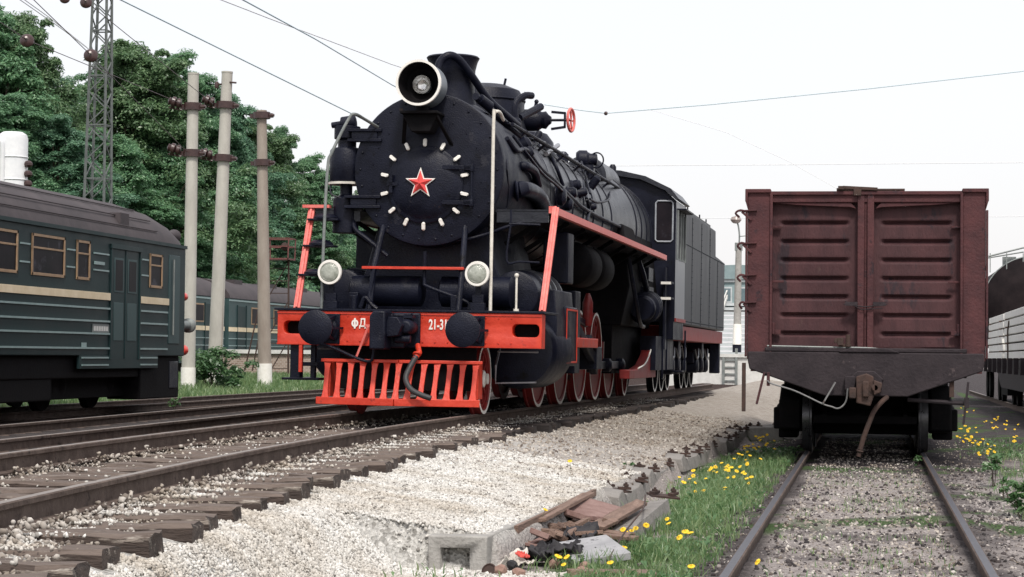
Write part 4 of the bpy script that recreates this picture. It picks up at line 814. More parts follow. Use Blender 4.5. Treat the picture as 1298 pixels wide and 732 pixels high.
for sx in (1, -1):
    wheel('wheel', .86, .72, .45, sx, LOC, 11)
    for y in WY: wheel('driving_wheel', .86, y, .75, sx, LOC)
    wheel('wheel', .86, 14.5, .45, sx, LOC, 11)
    P(MB().bar((.98*sx, WY[0], .60), (.98*sx, WY[4], .60), .05, .13).bar((1.08*sx, 3.3, .85), (1.08*sx, WY[2], .60), .05, .14), 'coupling_rod', STEEL if False else BLK2, bevel=.01)
    for y in WY: P(MB().lathe((.94*sx, y, .60), (sx, 0, 0), [(.12, 0), (.12, .12), (.06, .16), (0, .16)], 14), 'crank_pin', BLK)
    P(MB().box(*sorted((1.0*sx, 1.42*sx)), 4.3, 6.6, .88, 1.02), 'slide_bar', RED, bevel=.01)
    P(MB().box(*sorted((1.05*sx, 1.35*sx)), 4.7, 5.2, .5, 1.7).bar((1.25*sx, 5.3, 1.2), (1.35*sx, 6.9, .62), .1, .16).bar((1.1*sx, 3.2, 1.0), (1.1*sx, 5.2, 1.0), .09, .09).bar((1.2*sx, 3.3, 1.5), (1.2*sx, 6.8, 1.25), .06, .1).bar((1.28*sx, 6.4, 1.0), (1.28*sx, 7.2, .55), .12, .2).lathe((1.1*sx, 6.9, .72), (sx, 0, 0), [(.17, 0), (.17, .22), (.1, .27), (0, .27)], 16).box(*sorted((1.0*sx, 1.4*sx)), 6.6, 7.2, .55, .9), 'valve_gear', BLK, bevel=.015)
    P(MB().lathe((1.25*sx, 6.6, 1.22), (0, 0, 1), [(0, 0), (.06, 0), (.08, .06), (.08, .36), (.06, .42), (.03, .5), (0, .5)], 14), 'red_lever', DRED)
    # ash pan, injector, firebox side
    P(MB().prism([(11.4, .36), (15.4, .36), (15.4, 1.10), (14.95, 1.10), (14.3, .78), (13.6, .60), (12.6, .52), (11.4, .52)], *sorted((1.12*sx, 1.30*sx)), axis='x'), 'ash_pan', DRED, bevel=.01)
    P(MB().tube(smoothpath([(1.305*sx, 12.6, .54), (1.305*sx, 13.6, .62), (1.305*sx, 14.3, .80), (1.305*sx, 14.95, 1.11)], 5), .014, 6).bar((1.306*sx, 15.25, .5), (1.306*sx, 15.25, 1.05), .02, .05, up=(1, 0, 0)), 'white_edge', WHT)
    b = MB().lathe((1.35*sx, 12.6, 1.62), (0, 1, .08), [(0, 0), (.2, 0), (.24, .04), (.24, .3), (.3, .32), (.3, .36), (.24, .38), (.24, .5), (.3, .52), (.3, .56), (.24, .58), (.24, .7), (.3, .72), (.3, .76), (.24, .78), (.24, 1.0), (.14, 1.05), (.14, 1.5), (.19, 1.52), (.19, 1.7), (0, 1.72)], 26)
    P(b, 'injector', BLK)
    P(MB().tube(smoothpath([(1.3*sx, 12.4, 2.5), (1.38*sx, 12.6, 2.2), (1.38*sx, 13.0, 1.95), (1.3*sx, 13.4, 1.8)], 5), .05, 8).box(*sorted((1.2*sx, 1.4*sx)), 13.2, 13.9, 2.15, 2.4).box(*sorted((1.2*sx, 1.4*sx)), 13.3, 14.0, 1.85, 2.05).tube(smoothpath([(1.3*sx, 11.0, 2.5), (1.4*sx, 11.4, 1.7), (1.4*sx, 12.0, 1.35), (1.35*sx, 12.9, 1.3)], 5), .04, 8), 'injector_pipe', BLK)
    P(MB().box(*sorted((1.1*sx, 1.4*sx)), 14.5, 17.6, .5, 1.15).tube([(1.45*sx, 15.2, 1.1), (1.45*sx, 15.2, .35), (1.45*sx, 15.7, .3)], .02, 6).tube([(1.45*sx, 15.9, 1.1), (1.45*sx, 15.9, .5)], .02, 6), 'trailing_frame', BLK)
# step hanger under the left end of the beam
P(MB().box(-1.55, -1.42, .05, .2, .42, .84).box(-1.30, -1.24, .1, .18, .42, .84).box(-1.62, -1.36, -.08, .25, .40, .43).box(-1.36, -1.14, -.08, .25, .40, .43).bar((-1.45, .1, .6), (-1.2, .1, .6), .03, .05), 'step_hanger', BLK, bevel=.005)
P(MB().box(-1.41, -1.37, -.05, .0, .50, .84), 'red_strip', RED)
# cab
CABM = mat('cab_side_sheen', (.09,.10,.115), (.16,.17,.19), 3, .35, 0, .1, 12)  # grey paints in the glossy reflection on the black cab side
CY0, CY1, CWX = 15.87, 17.75, 1.60
roof = [(-1.66, 3.86), (-1.5, 4.06), (-1.0, 4.30), (-.5, 4.41), (0, 4.44), (.5, 4.41), (1.0, 4.30), (1.5, 4.06), (1.66, 3.86)]
P(MB().prism(roof+[(1.60, 3.84), (1.4, 4.02), (.9, 4.24), (0, 4.37), (-.9, 4.24), (-1.4, 4.02), (-1.60, 3.84)], CY0-.12, CY1+.25), 'cab_roof', BLK2)
P(MB().prism([(-CWX, 1.45), (CWX, 1.45), (CWX, 3.83), (1.35, 4.05), (.9, 4.25), (0, 4.37), (-.9, 4.25), (-1.35, 4.05), (-CWX, 3.83)], CY0, CY0+.06), 'cab_front', BLK)
fw = P(MB().box(1.20, 1.54, CY0-.006, CY0+.002, 3.03, 3.80), 'cab_window', GLASS)
wf = [(1.20, 3.06), (1.20, 3.78), (1.24, 3.82), (1.50, 3.82), (1.54, 3.78), (1.54, 3.06), (1.50, 3.02), (1.24, 3.02)]
P(MB().tube([(a, CY0-.012, z) for a, z in wf], .017, 8, closed=True), 'window_frame', mat('frame_grey', (.25,.27,.30), (.36,.38,.41), 8, .5, 0, .1), fw)
for sx in (1, -1):
    X0, X1 = sorted((CWX*sx, (CWX-.05)*sx))
    P(MB().box(X0, X1, CY0+.06, CY1, 1.45, 2.72).box(X0, X1, CY0+.06, CY0+.25, 2.72, 3.83).box(X0, X1, CY1-.14, CY1, 2.72, 3.83).box(X0, X1, CY0+.25, CY1-.14, 3.62, 3.83), 'cab_side', CABM)
    X2, X3 = sorted(((CWX-.04)*sx, (CWX-.03)*sx))
    sw = P(MB().box(X2, X3, CY0+.25, CY1-.14, 2.72, 3.62), 'cab_window', GLASS)
    X4, X5 = sorted(((CWX+.002)*sx, (CWX+.03)*sx))
    P(MB().box(X4, X5, CY0+.22, CY0+.30, 2.68, 3.66).box(X4, X5, CY0+.78, CY0+.84, 2.68, 3.66).box(X4, X5, CY0+1.22, CY0+1.27, 2.68, 3.66).box(X4, X5, CY1-.16, CY1-.10, 2.68, 3.66), 'window_frame', GALV, sw)
    P(MB().box(X4, X5, CY0+.02, CY1, 1.45, 1.52), 'cab_red_line', DRED)
    P(MB().box(*sorted((CWX*sx, (CWX+.18)*sx)), CY0+.25, CY1-.14, 3.66, 3.69), 'window_awning', BLK)
    P(MB().box(*sorted((1.35*sx, 1.60*sx)), CY0-.5, CY0-.2, 2.18, 2.21).box(*sorted((1.35*sx, 1.60*sx)), CY0-.5, CY0-.2, 1.88, 1.91).box(*sorted((1.42*sx, 1.46*sx)), CY0-.4, CY0-.1, .9, 2.5), 'cab_step', BLK)
    P(MB().box(*sorted((1.38*sx, 1.58*sx)), CY0-.507, CY0-.502, 2.165, 2.215), 'step_edge', WHT); P(MB().box(*sorted((1.38*sx, 1.58*sx)), CY0-.507, CY0-.502, 1.865, 1.915), 'step_edge', WHT)
    P(MB().tube([(1.62*sx, CY1+.05, 1.3), (1.62*sx, CY1+.05, .5), (1.5*sx, CY1+.05, .45)], .02, 6).box(*sorted((1.3*sx, 1.6*sx)), CY1-.3, CY1+.2, .45, .48).box(*sorted((1.3*sx, 1.58*sx)), CY0, CY1, 1.1, 1.45), 'cab_ladder', BLK)
P(MB().box(-1.5, 1.5, CY0+.06, CY1, 1.40, 1.45), 'cab_floor', SHADEB)

# ------------------------------------------------------------------ the tender
tb_ = Vector(LO)+Vector((math.sin(LHD)*18.1, math.cos(LHD)*18.1, 0))
TEN = empty('tender', tuple(tb_), (0, R(.42), -LHD), 'dark grey riveted coal tender behind the steam engine, on a red frame', 'tender')
def PT(mb, name, M, bevel=0, parent=None): return mb.build(name, M, parent or TEN, bevel=bevel)
TENM = mat('tender_grey', (.018,.021,.026), (.040,.044,.051), 2.2, .5, 0, .25, 12, [((.085,.092,.10), .24, 3), ((.02,.018,.018), .2, 2)], stretch=(1, 1, .3), spec=.3)
PT(MB().prism([(0, 1.42), (10.0, 1.42), (10.0, 3.14), (7.4, 3.20), (7.3, 3.80), (.3, 3.84), (0, 3.72)], -1.55, 1.55, axis='x'), 'tank_body', TENM, .03)
b = MB()
for y in np.arange(1.6, 9.9, 2.1):
    for sx in (1, -1): PT(MB().box(*sorted((1.551*sx, 1.562*sx)), y-.012, y+.012, 1.45, 3.74 if y < 7.2 else 3.1), 'seam_strip', TENM)
b = MB()
for y in np.arange(.1, 9.95, .16):
    for z in (1.50, 3.10): b.sph((1.556, y, z), .014, 6)
for y0 in np.arange(1.6, 9.9, 2.1):
    for z in np.arange(1.55, 3.7 if y0 < 7.2 else 3.05, .13): b.sph((1.556, y0-.05, z), .014, 6); b.sph((1.556, y0+.05, z), .014, 6)
b.v = [(x*(1 if x > 0 else 1), y, z) for x, y, z in b.v]; PT(b, 'rivet_rows', TENM)
PT(MB().box(-1.50, 1.50, -.2, 10.2, 1.10, 1.40), 'tender_frame', DRED, .012)
PT(MB().box(-1.52, 1.52, .2, 6.2, 3.80, 3.86).prism([(-1.2, 3.8), (1.2, 3.8), (.6, 4.0), (-.5, 4.02)], .5, 5.8), 'coal', mat('coal', (.006,.006,.007), (.02,.02,.022), 9, .5, 0, .9, 9))
b = MB()
for y in (1.0, 1.5, 4.2, 5.8): b.cyl((1.45, y, 3.8), (1.45, y, 3.98), .018, 6)
PT(b, 'lifting_eye', BLK)
PT(MB().box(-1.1, 1.1, 7.9, 9.4, 3.15, 3.25).lathe((0, 8.6, 3.25), (0, 0, 1), [(.4, 0), (.4, .1), (.2, .16), (0, .17)], 20), 'water_hatch', BLK)
for sx in (1, -1):
    for y0 in (1.0, 6.4):
        bo = PT(MB().box(*sorted((1.0*sx, 1.18*sx)), y0-.35, y0+2.75, .62, .90).box(*sorted((.9*sx, 1.25*sx)), y0+1.0, y0+1.4, .5, 1.12), 'bogie_frame', BLK, .02)
        for k in range(3):
            y = y0+k*1.2; w_ = empty('tender_wheel', (0, 0, 0)); w_.parent = TEN
            PT(MB().lathe((.73*sx, y, .525), (sx, 0, 0), [(0, 0), (.553, 0), (.553, .03), (.525, .04), (.52, .13), (.46, .132), (.44, .06), (.18, .05), (.15, .12), (0, .12)], 40), 'disc', SHADEB, 0, w_)
            PT(MB().lathe((.863*sx, y, .525), (sx, 0, 0), [(.475, 0), (.518, 0), (.518, .003), (.475, .003)], 40, ring=True), 'white_rim', WHT, 0, w_)
            PT(MB().lathe((1.0*sx, y, .55), (sx, 0, 0), [(.17, 0), (.17, .22), (.13, .27), (0, .27)], 16), 'axle_box', BLK, .01, bo)
            PT(MB().tube([(1.2*sx, y-.42, .95), (1.22*sx, y-.2, .76), (1.22*sx, y, .72), (1.22*sx, y+.2, .76), (1.2*sx, y+.42, .95)], .04, 6), 'leaf_spring', BLK2, 0, bo)
PT(MB().box(-1.3, 1.3, 10.2, 10.4, .85, 1.35).box(1.2, 1.45, 9.9, 10.2, .35, 1.1).box(-.2, .2, 10.4, 10.8, .85, 1.2), 'rear_beam', BLK, .02)
for sx in (1, -1): PT(MB().lathe((.89*sx, 10.4, 1.06), (0, 1, 0), [(.1, 0), (.08, .4), (.2, .44), (.2, .47), (0, .5)], 20), 'buffer', BLK)

# ------------------------------------------------------------------ open goods wagon
WR = empty('goods_wagon', (WX, 28.2, -.54), (0, 0, 0), 'dark red open goods wagon seen end on, with two ribbed end doors', 'goods wagon')
def PW(mb, name, M, bevel=0, parent=None): return mb.build(name, M, parent or WR, bevel=bevel)
ZT = 3.48; HWD = 1.535; WL = 12.7
for sx in (-1, 1):
    po = PW(MB().box(*sorted((HWD*sx, (HWD-.29)*sx)), -.02, .10, 1.27, ZT).box(*sorted(((HWD-.29)*sx, (HWD-.325)*sx)), -.05, .12, 1.27, ZT-.02).box(*sorted(((HWD+.001)*sx, (HWD+.03)*sx)), -.05, .0, 1.3, ZT-.25), 'corner_post', WAGS, .008)
    PW(MB().prism([(HWD*sx, ZT-.24), ((HWD+.035)*sx, ZT-.12), ((HWD+.035)*sx, ZT+.03), ((HWD-.30)*sx, ZT+.03), ((HWD-.30)*sx, ZT-.02), (HWD*sx, ZT-.02)], -.06, .15), 'post_cap', WAGS, .008, po)
# door leaves with pressed ribs: height field sheets
def leaf(x0, x1, z0, z1, rx0, rx1):
    nx_, nz_ = 60, 150; b = MB(); rz = [z0+.16+.243*k for k in range(7)]
    def dep(x, z):
        d = 0
        for r_ in rz:
            t = (z-r_)/.045; e = sstep(rx0, rx0+.08, x)*(1-sstep(rx1-.08, rx1, x))
            if abs(t) < 1: d += .07*float(e)*(math.cos(t*math.pi)*.5+.5)
        return d
    for i in range(nx_+1):
        for j in range(nz_+1):
            x = x0+(x1-x0)*i/nx_; z = z0+(z1-z0)*j/nz_; b.v.append((x, .12+dep(x, z)+.012*math.sin(x*3+z*2), z))
    for i in range(nx_):
        for j in range(nz_): k = i*(nz_+1)+j; b.f.append((k, k+nz_+1, k+nz_+2, k+1))
    n0 = len(b.v); b.v += [(x0, .2, z0), (x1, .2, z0), (x1, .2, z1), (x0, .2, z1)]; b.f.append((n0+3, n0+2, n0+1, n0)); return b
for (a, c) in ((-1.25, -.06), (.06, 1.25)):
    d = PW(leaf(a, c, 1.45, 3.36, a+.12, c-.14 if a < 0 else c-.12), 'end_door', WAG)
    s_ = -1 if a < 0 else 1
    for q_ in (MB().box(*sorted((1.25*s_, 1.06*s_)), .04, .06, 2.28, 2.31), MB().box(*sorted((1.25*s_, 1.1*s_)), .03, .07, 1.6, 1.66).cyl((1.2*s_, .03, 1.6), (1.2*s_, .03, 1.75), .03, 8), MB().box(*sorted((1.25*s_, 1.1*s_)), .05, .10, 3.0, 3.03)): PW(q_, 'door_hinge', WAGS, .004, d)
PW(MB().box(-1.27, 1.27, .0, .20, 3.335, ZT).box(-1.27, 1.27, -.035, .0, 3.43, ZT).prism([(-1.24, 3.335), (-.2, 3.335), (-.12, 3.25), (-.2, 3.27), (-.9, 3.30)], .02, .06).prism([(1.24, 3.335), (.2, 3.335), (.12, 3.25), (.2, 3.27), (.9, 3.30)], .02, .06), 'top_beam', WAGS, .008)
PW(MB().box(-.105, -.02, -.02, .13, 1.42, ZT-.002).box(.02, .105, -.02, .13, 1.42, ZT-.002).box(-.02, .02, .02, .13, 1.42, ZT-.05), 'centre_post', WAGS, .008)
lk = MB().box(-.38, .0, -.04, .05, 3.485, 3.52).box(-.36, -.28, -.08, .06, 3.50, 3.545).box(.0, .5, -.03, .05, 3.485, 3.512).box(-.16, -.06, -.06, .02, 3.42, 3.53).bar((-.3, -.03, 3.53), (.15, -.03, 3.505), .05, .04)
PW(lk, 'top_latch', RUST, .004)
PW(MB().box(-.26, -.10, -.05, .02, 1.98, 2.03).box(.10, .26, -.05, .02, 1.98, 2.03).tube([(-.28, -.03, 2.0), (0, -.05, 1.965), (.28, -.03, 2.0)], .008, 6).tube([(-.26, -.03, 2.04), (-.05, -.05, 1.93), (.22, -.03, 1.95)], .006, 6), 'door_catch', WAGD)
PW(MB().box(-.36, -.28, -.08, .0, 1.46, 1.56).box(-.34, -.18, -.05, .0, 1.44, 1.48).cyl((-.22, -.06, 1.44), (-.22, -.06, 1.60), .03, 8).box(-.40, -.36, -.09, -.03, 1.49, 1.55), 'bottom_latch', RUST, .006)
PW(MB().tube(smoothpath([(-1.27, -.03, 1.445), (-.6, -.035, 1.435), (.0, -.03, 1.43), (.25, -.03, 1.415), (.7, -.035, 1.41), (1.25, -.03, 1.415)], 4), .013, 6).box(-1.25, -1.22, -.03, .02, 1.34, 1.44).box(1.1, 1.13, -.03, .02, 1.34, 1.42), 'sill_rod', GALV)
PW(MB().prism([(-1.52, 1.24), (-1.52, 1.37), (1.52, 1.37), (1.52, 1.24), (1.50, 1.14), (.55, .80), (-.52, .80), (-1.50, 1.14)], -.06, .02).box(-1.3, 1.3, -.055, .3, 1.371, 1.43).prism([(-.35, 1.37), (.45, 1.37), (.3, 1.43), (-.2, 1.43)], -.08, -.03), 'end_sill', WAGD, .015)
cpl = PW(MB().prism([(-.22, 1.02), (-.10, 1.13), (.12, 1.13), (.24, 1.02), (.16, .96), (-.16, .96)], -.14, -.05).box(-.26, -.12, -.2, -.05, .88, 1.06).box(.10, .22, -.14, -.05, .90, 1.0), 'coupler_pocket', WAGD, .012)
PW(MB().prism([(-.11, .72), (.07, .68), (.11, .80), (.11, 1.06), (.02, 1.10), (-.11, 1.06)], -.55, -.05).prism([(.11, .82), (.20, .86), (.22, .98), (.11, 1.02)], -.60, -.25).cyl((.13, -.6, .92), (.13, -.5, .92), .05, 12).box(-.20, -.11, -.62, -.3, .78, .92).prism([(-.03, .8), (.05, .8), (.05, 1.0), (-.03, 1.0)], -.60, -.54), 'coupler_head', RUST, .015, cpl)
PW(MB().tube(smoothpath([(.28, -.12, .79), (.22, -.28, .74), (.12, -.34, .62), (.05, -.36, .45), (-.01, -.36, .28), (-.055, -.36, .12)], 6), .032, 10).torus((-.06, -.36, .10), (.2, 0, 1), .035, .014, 14, 6).cyl((-.06, -.36, .11), (-.075, -.36, .03), .03, 10), 'brake_hose', RUST)
PW(MB().tube(smoothpath([(-1.26, -.12, .99), (-1.2, -.14, .95), (-.9, -.16, .86), (-.55, -.18, .70), (-.42, -.18, .66), (-.36, -.18, .64), (-.30, -.18, .66), (-.24, -.18, .74), (-.22, -.2, .90)], 5), .011, 8).bar((-.54, -.2, .70), (-.38, -.14, .98), .025, .015), 'uncoupling_lever', mat('lever_grey', (.12,.12,.125), (.22,.22,.22), 6, .6, 0, .2, 30, [((.05,.035,.03), .3, 8)]))
PW(MB().box(-1.27, -1.23, -.12, -.06, .92, 1.10).bar((-1.30, -.1, 1.1), (-1.40, -.1, .68), .05, .03), 'lever_bracket', WAGS, .004)
PW(MB().box(-1.60, -1.55, -.02, .04, .58, 1.22), 'foot_rod', RUST, .004); PW(MB().box(1.08, 1.14, .0, .06, .80, 1.12), 'foot_rod', RUST, .004)
PW(MB().cyl((.55, .1, .76), (1.30, .05, .72), .028, 8).bar((1.32, .0, 1.0), (1.26, .0, .45), .03, .03).box(1.27, 1.33, -.02, .04, .66, .80), 'hand_brake_rod', WAGD)
for z, dx in ((3.20, .16), (2.77, .13), (2.35, .13), (1.99, .10)):
    PW(MB().tube(smoothpath([(-HWD, -.04, z), (-HWD-dx*.6, -.05, z+.03), (-HWD-dx, -.05, z-.01), (-HWD-dx*.7, -.02, z-.06)], 3), .016, 6).bar((-HWD+.12, -.04, z+.03), (-HWD-dx*.8, -.04, z+.02), .05, .02).bar((-HWD+.05, -.03, z-.10), (-HWD-dx*.5, -.04, z+.01), .03, .03), 'foothold', WAGS, .003)
# sides, floor, underframe
b = MB().box(-1.50, -1.44, .1, WL, 1.3, ZT).box(1.44, 1.50, .1, WL, 1.3, ZT).box(-1.5, 1.5, WL-.06, WL, 1.3, ZT).box(-1.44, 1.44, .1, WL, 1.25, 1.30)
PW(b, 'body_shell', WAG)
b = MB()
for k in range(1, 8):
    for sx in (-1, 1): b.box(*sorted((1.50*sx, 1.57*sx)), WL*k/8-.07, WL*k/8+.07, 1.1, ZT)
for sx in (-1, 1): b.box(*sorted((1.50*sx, 1.58*sx)), .12, WL, 3.36, ZT+.004)
PW(b, 'side_stakes', WAGS)
PW(MB().box(-1.25, 1.25, 5.2, 7.6, .22, 1.05).lathe((-.6, 4.9, .62), (0, 1, 0), [(0, 0), (.28, 0), (.28, 3.0), (0, 3.0)], 20), 'dark_gear_filler', SHADEB, .02)  # dark block added to stop light under the wagon, in place of brake rigging
PW(MB().box(-.72, .72, 2.5, 2.7, .22, 1.0), 'bogie_beam', SHADEB, .02)
PW(MB().box(-.2, .2, .02, WL, .75, 1.24).box(-1.3, 1.3, .02, WL, 1.05, 1.24), 'underframe', SHADEB)
for y0 in (2.0, WL-2.0-1.85):
    for sx in (-1, 1):
        bo = PW(MB().prism([(y0-.25, .30), (y0+.25, .30), (y0+.6, .24), (y0+1.25, .24), (y0+1.6, .30), (y0+2.1, .30), (y0+2.1, .72), (y0+1.5, .92), (y0+.35, .92), (y0-.25, .72)], *sorted((.88*sx, 1.18*sx)), axis='x'), 'bogie_frame', SHADEB, .03)
        PW(MB().lathe((.9*sx, y0, .475), (sx, 0, 0), [(.2, 0), (.2, .28), (.15, .32), (0, .32)], 16).box(*sorted((.98*sx, 1.26*sx)), y0-.2, y0+.2, .30, .60), 'axle_box', SHADEB, .02, bo); PW(MB().box(*sorted((.95*sx, 1.22*sx)), y0+.6, y0+1.25, .15, .7), 'spring_box', SHADEB, .02, bo)
    for y in (y0, y0+1.85):
        ws = PW(MB().cyl((-.8, y, .475), (.8, y, .475), .085, 14), 'axle', SHADEB)
        for sx in (-1, 1): PW(MB().lathe((.725*sx, y, .475), (sx, 0, 0), [(0, .02), (.40, .02), (.41, -.0), (.503, 0), (.503, .025), (.478, .036), (.473, .13), (.40, .132), (.38, .05), (0, .08)], 48), 'wheel', mat('wheel_tread', (.06,.06,.065), (.12,.12,.13), 8, .3, .7, .05) if y == 2.0 and sx < 0 else bpy.data.materials.get('wheel_tread') or STEEL, 0, ws)
    PW(MB().box(-1.0, 1.0, y0+.65, y0+1.2, .45, .85).bar((-.7, y0-.5, .45), (.7, y0-.5, .45), .06, .10).bar((-.55, y0-.52, .5), (-.55, y0+.6, .7), .05, .05).bar((.55, y0-.52, .5), (.55, y0+.6, .7), .05, .05), 'bolster', SHADEB)

# ------------------------------------------------------------------ green electric train
def coach(name, root, y_end, length, Mg, detail=True, side=1):
    """body along -Y from y_end (local 0 = rail top at far end); near side is +X"""
    pass
EY = float(atX(234, 440, AX+1.70)[1])
EM = empty('electric_train_coach', (AX, EY, -.4), (0, 0, 0), 'dark green electric train coach with a cream stripe, passing on the left', 'train coach')
def PE(mb, name, M, bevel=0, parent=None): return mb.build(name, M, parent or EM, bevel=bevel)
EW, EL = 1.70, 20.2
def ep(px, py): p = atX(px, py, AX+EW); return p[1]-EY, p[2]+.4        # local y, z on the near side
sec = [(-EW, 1.05), (-EW, 3.40), (-EW+.04, 3.55), (-1.45, 3.78), (-1.1, 3.98), (-.6, 4.12), (0, 4.18), (.6, 4.12), (1.1, 3.98), (1.45, 3.78), (EW-.04, 3.55), (EW, 3.40), (EW, 1.05)]
body = [(-EW, 1.05), (-EW, 3.42), (EW, 3.42), (EW, 1.05)]
sh = PE(MB().prism(body, -EL, -.02), 'body', GRN, .02)
# roof, rounded off at the end
b = MB(); stn = [(-EL, 1, 1), (-1.6, 1, 1), (-.9, .99, .96), (-.4, .97, .84), (-.1, .95, .62), (.02, .93, .30)]
rsec = [(-EW-.02, 3.42), (-EW+.03, 3.56), (-1.45, 3.80), (-1.1, 3.99), (-.6, 4.13), (0, 4.18), (.6, 4.13), (1.1, 3.99), (1.45, 3.80), (EW-.03, 3.56), (EW+.02, 3.42)]
rsec = [(x, z+.12*max(0, z-3.42)/.76) for x, z in rsec]; vs = []; n = len(rsec); fs = []
for y, sx_, sz in stn: vs += [(p[0]*sx_, y, 3.42+(p[1]-3.42)*sz) for p in rsec]
for i in range(len(stn)-1):
    for k in range(n-1): fs.append((i*n+k, i*n+k+1, (i+1)*n+k+1, (i+1)*n+k))
fs.append(tuple((len(stn)-1)*n+k for k in range(n))); b.add(vs, fs); PE(b, 'roof', ROOF)
b = MB()
for x, z in ((1.50, 3.86), (1.15, 4.08), (1.66, 3.645)):
    b.tube([(x, -EL, z), (x, -1.8, z)], .014, 6)
PE(b, 'roof_seam', ROOF)
PE(MB().box(EW-.012, EW+.05, -EL, -.05, 3.36, 3.43), 'gutter', GRN)
def erect(px0, px1, pyT, pyB): y0, zt = ep(px0, pyT); y1, zb = ep(px1, pyB); return y0, y1, zb, zt
ZB0 = 2.17; ZB1 = 2.36
wins = [(-9.8, -8.15)]
y40, z303 = ep(40, 303); y82, z370 = ep(82, 366); zw0, zw1 = 2.48, 3.22
def win(y0, y1, z0, z1, split=True, dark=True):
    fr = PE(MB().box(EW-.03, EW+.022, y0, y0+.055, z0, z1).box(EW-.03, EW+.022, y1-.055, y1, z0, z1).box(EW-.03, EW+.022, y0, y1, z1-.05, z1).box(EW-.03, EW+.022, y0, y1, z0, z0+.05).box(EW-.03, EW+.018, y0, y1, z0+(z1-z0)*.64, z0+(z1-z0)*.64+.035), 'window', FRAME, .004)
    PE(MB().box(EW-.02, EW+.004, y0+.01, y1-.01, z0+.01, z1-.01), 'window_pane', GLASS, 0, fr)
a0, _ = ep(0, 300); a1, _ = ep(22, 300); b0, _ = ep(40, 300); b1, _ = ep(82, 300); c0, _ = ep(97, 300); c1, _ = ep(114, 300); d0, dzt = ep(141, 307); d1, dzb = ep(175, 472); e0, _ = ep(190, 300); e1, _ = ep(206, 300)
pitch = b1-a1
win(b0, b1, zw0, zw1); win(a1-(b1-b0), a1, zw0, zw1); win(c0, c1, zw0, zw1); win(e0, e1, zw0-.02, zw1-.06)
for k in range(1, 4): win(a1-(b1-b0)-pitch*k, a1-pitch*k, zw0, zw1)
# door
dd = PE(MB().box(EW-.05, EW+.006, d0, d1, .98, 3.16), 'door', GRN)
ym = (d0+d1)/2
for ya, yb in ((d0+.18, ym-.12), (ym+.12, d1-.18)):
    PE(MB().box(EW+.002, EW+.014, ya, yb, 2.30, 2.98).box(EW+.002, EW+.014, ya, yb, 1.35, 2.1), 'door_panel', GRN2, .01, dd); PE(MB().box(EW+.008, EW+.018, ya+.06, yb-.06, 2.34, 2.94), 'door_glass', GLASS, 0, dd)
PE(MB().box(EW+.0, EW+.03, d0-.03, d0+.03, .98, 3.2).box(EW+.0, EW+.03, d1-.03, d1+.03, .98, 3.2).box(EW+.0, EW+.04, d0-.05, d1+.05, 3.15, 3.24).box(EW+.005, EW+.02, ym-.02, ym+.02, 1.0, 3.16), 'door_frame', GRN, .004, dd)
PE(MB().box(EW-.06, EW+.004, d0-1.6, d1+1.2, .80, 1.06), 'step_skirt', GRN, .01)
# cream belt and ribs
PE(MB().box(EW, EW+.028, -EL, d0-.05, 2.13, 2.27).box(EW, EW+.028, d1+.05, ep(213, 380)[0], 2.12, 2.26), 'cream_stripe', CRM, .004)
b = MB(); bd = MB()
ye = ep(213, 380)[0]
for z in (1.18, 1.46, 1.70, 1.95):
    for ya, yb in ((-EL, d0-.06), (d1+.06, ye-.06)): b.box(EW, EW+.03, ya, yb, z, z+.035)
for z in (2.68, 3.0):
    for ya, yb in ((a1+.12, b0-.1), (b1+.12, c0-.1), (c1+.2, d0-.15), (d1+.1, e0-.1)): b.box(EW, EW+.026, ya, yb, z, z+.03)
for z in (.86, 1.0):
    for ya, yb in ((d0-1.5, d0-.1), (d1+.1, d1+1.1)): b.box(EW, EW+.03, ya, yb, z, z+.03)
PE(b, 'side_ribs', LTGR)
pl_ = PE(MB().box(EW+.002, EW+.012, *sorted((ep(116, 457)[0], ep(137, 457)[0])), 1.50, 1.66), 'number_plate', GALV)
b = MB()
for k in range(6): y = ep(117.5, 457)[0]+k*(ep(136, 457)[0]-ep(117.5, 457)[0])/6; b.box(EW+.013, EW+.016, y, y+.10, 1.53, 1.62)
PE(b, 'worn_figures', mat('figure_pale', (.5,.5,.48), (.6,.6,.58), 5, .6, 0, 0), 0, pl_)
PE(MB().box(EW+.002, EW+.03, ep(119, 340)[0], ep(131, 340)[0], 2.80, 2.86), 'name_plate', LTGR)
PE(MB().box(EW+.002, EW+.012, ep(103, 440)[0], ep(109, 440)[0], 1.2, 1.3), 'small_plate', LTGR)
# far end: corner strip, lamps, buffers, roof horn
PE(MB().box(EW-.2, EW+.012, ye+.02, -.4, 1.3, 3.2), 'corner_panel', GRN2, .02)
PE(MB().tube([(EW-.05, -.25, 1.2), (EW-.05, -.25, 3.35)], .03, 8).tube([(EW+.04, -.9, 1.5), (EW+.04, -.9, 3.1)], .018, 8), 'end_hand_rail', GALV)
PE(MB().box(-EW+.05, EW-.05, -.03, .10, 1.1, 3.35), 'end_wall', GRN, .05)
for z, s in ((2.34, .75), (1.18, .95)): PE(MB().lathe((EW-.09, .0, z), (0, 1, 0), [(0, 0), (.10*s, 0), (.12*s, .05), (.12*s, .20), (.09*s, .24), (0, .24)], 18), 'marker_lamp', REDL)
PE(MB().lathe((EW-.12, .05, 1.72), (0, 1, 0), [(0, 0), (.10, 0), (.10, .45), (.16, .5), (.16, .60), (0, .62)], 18).bar((EW-.3, .1, 2.4), (EW-.3, .9, 2.38), .03, .03), 'buffer', GALV)
PE(MB().lathe((EW-.35, -.3, 3.66), (0, 1, 0), [(0, 0), (.10, 0), (.10, .3), (.15, .5), (.15, .55), (0, .55)], 16), 'roof_horn', ROOF)
b = MB()
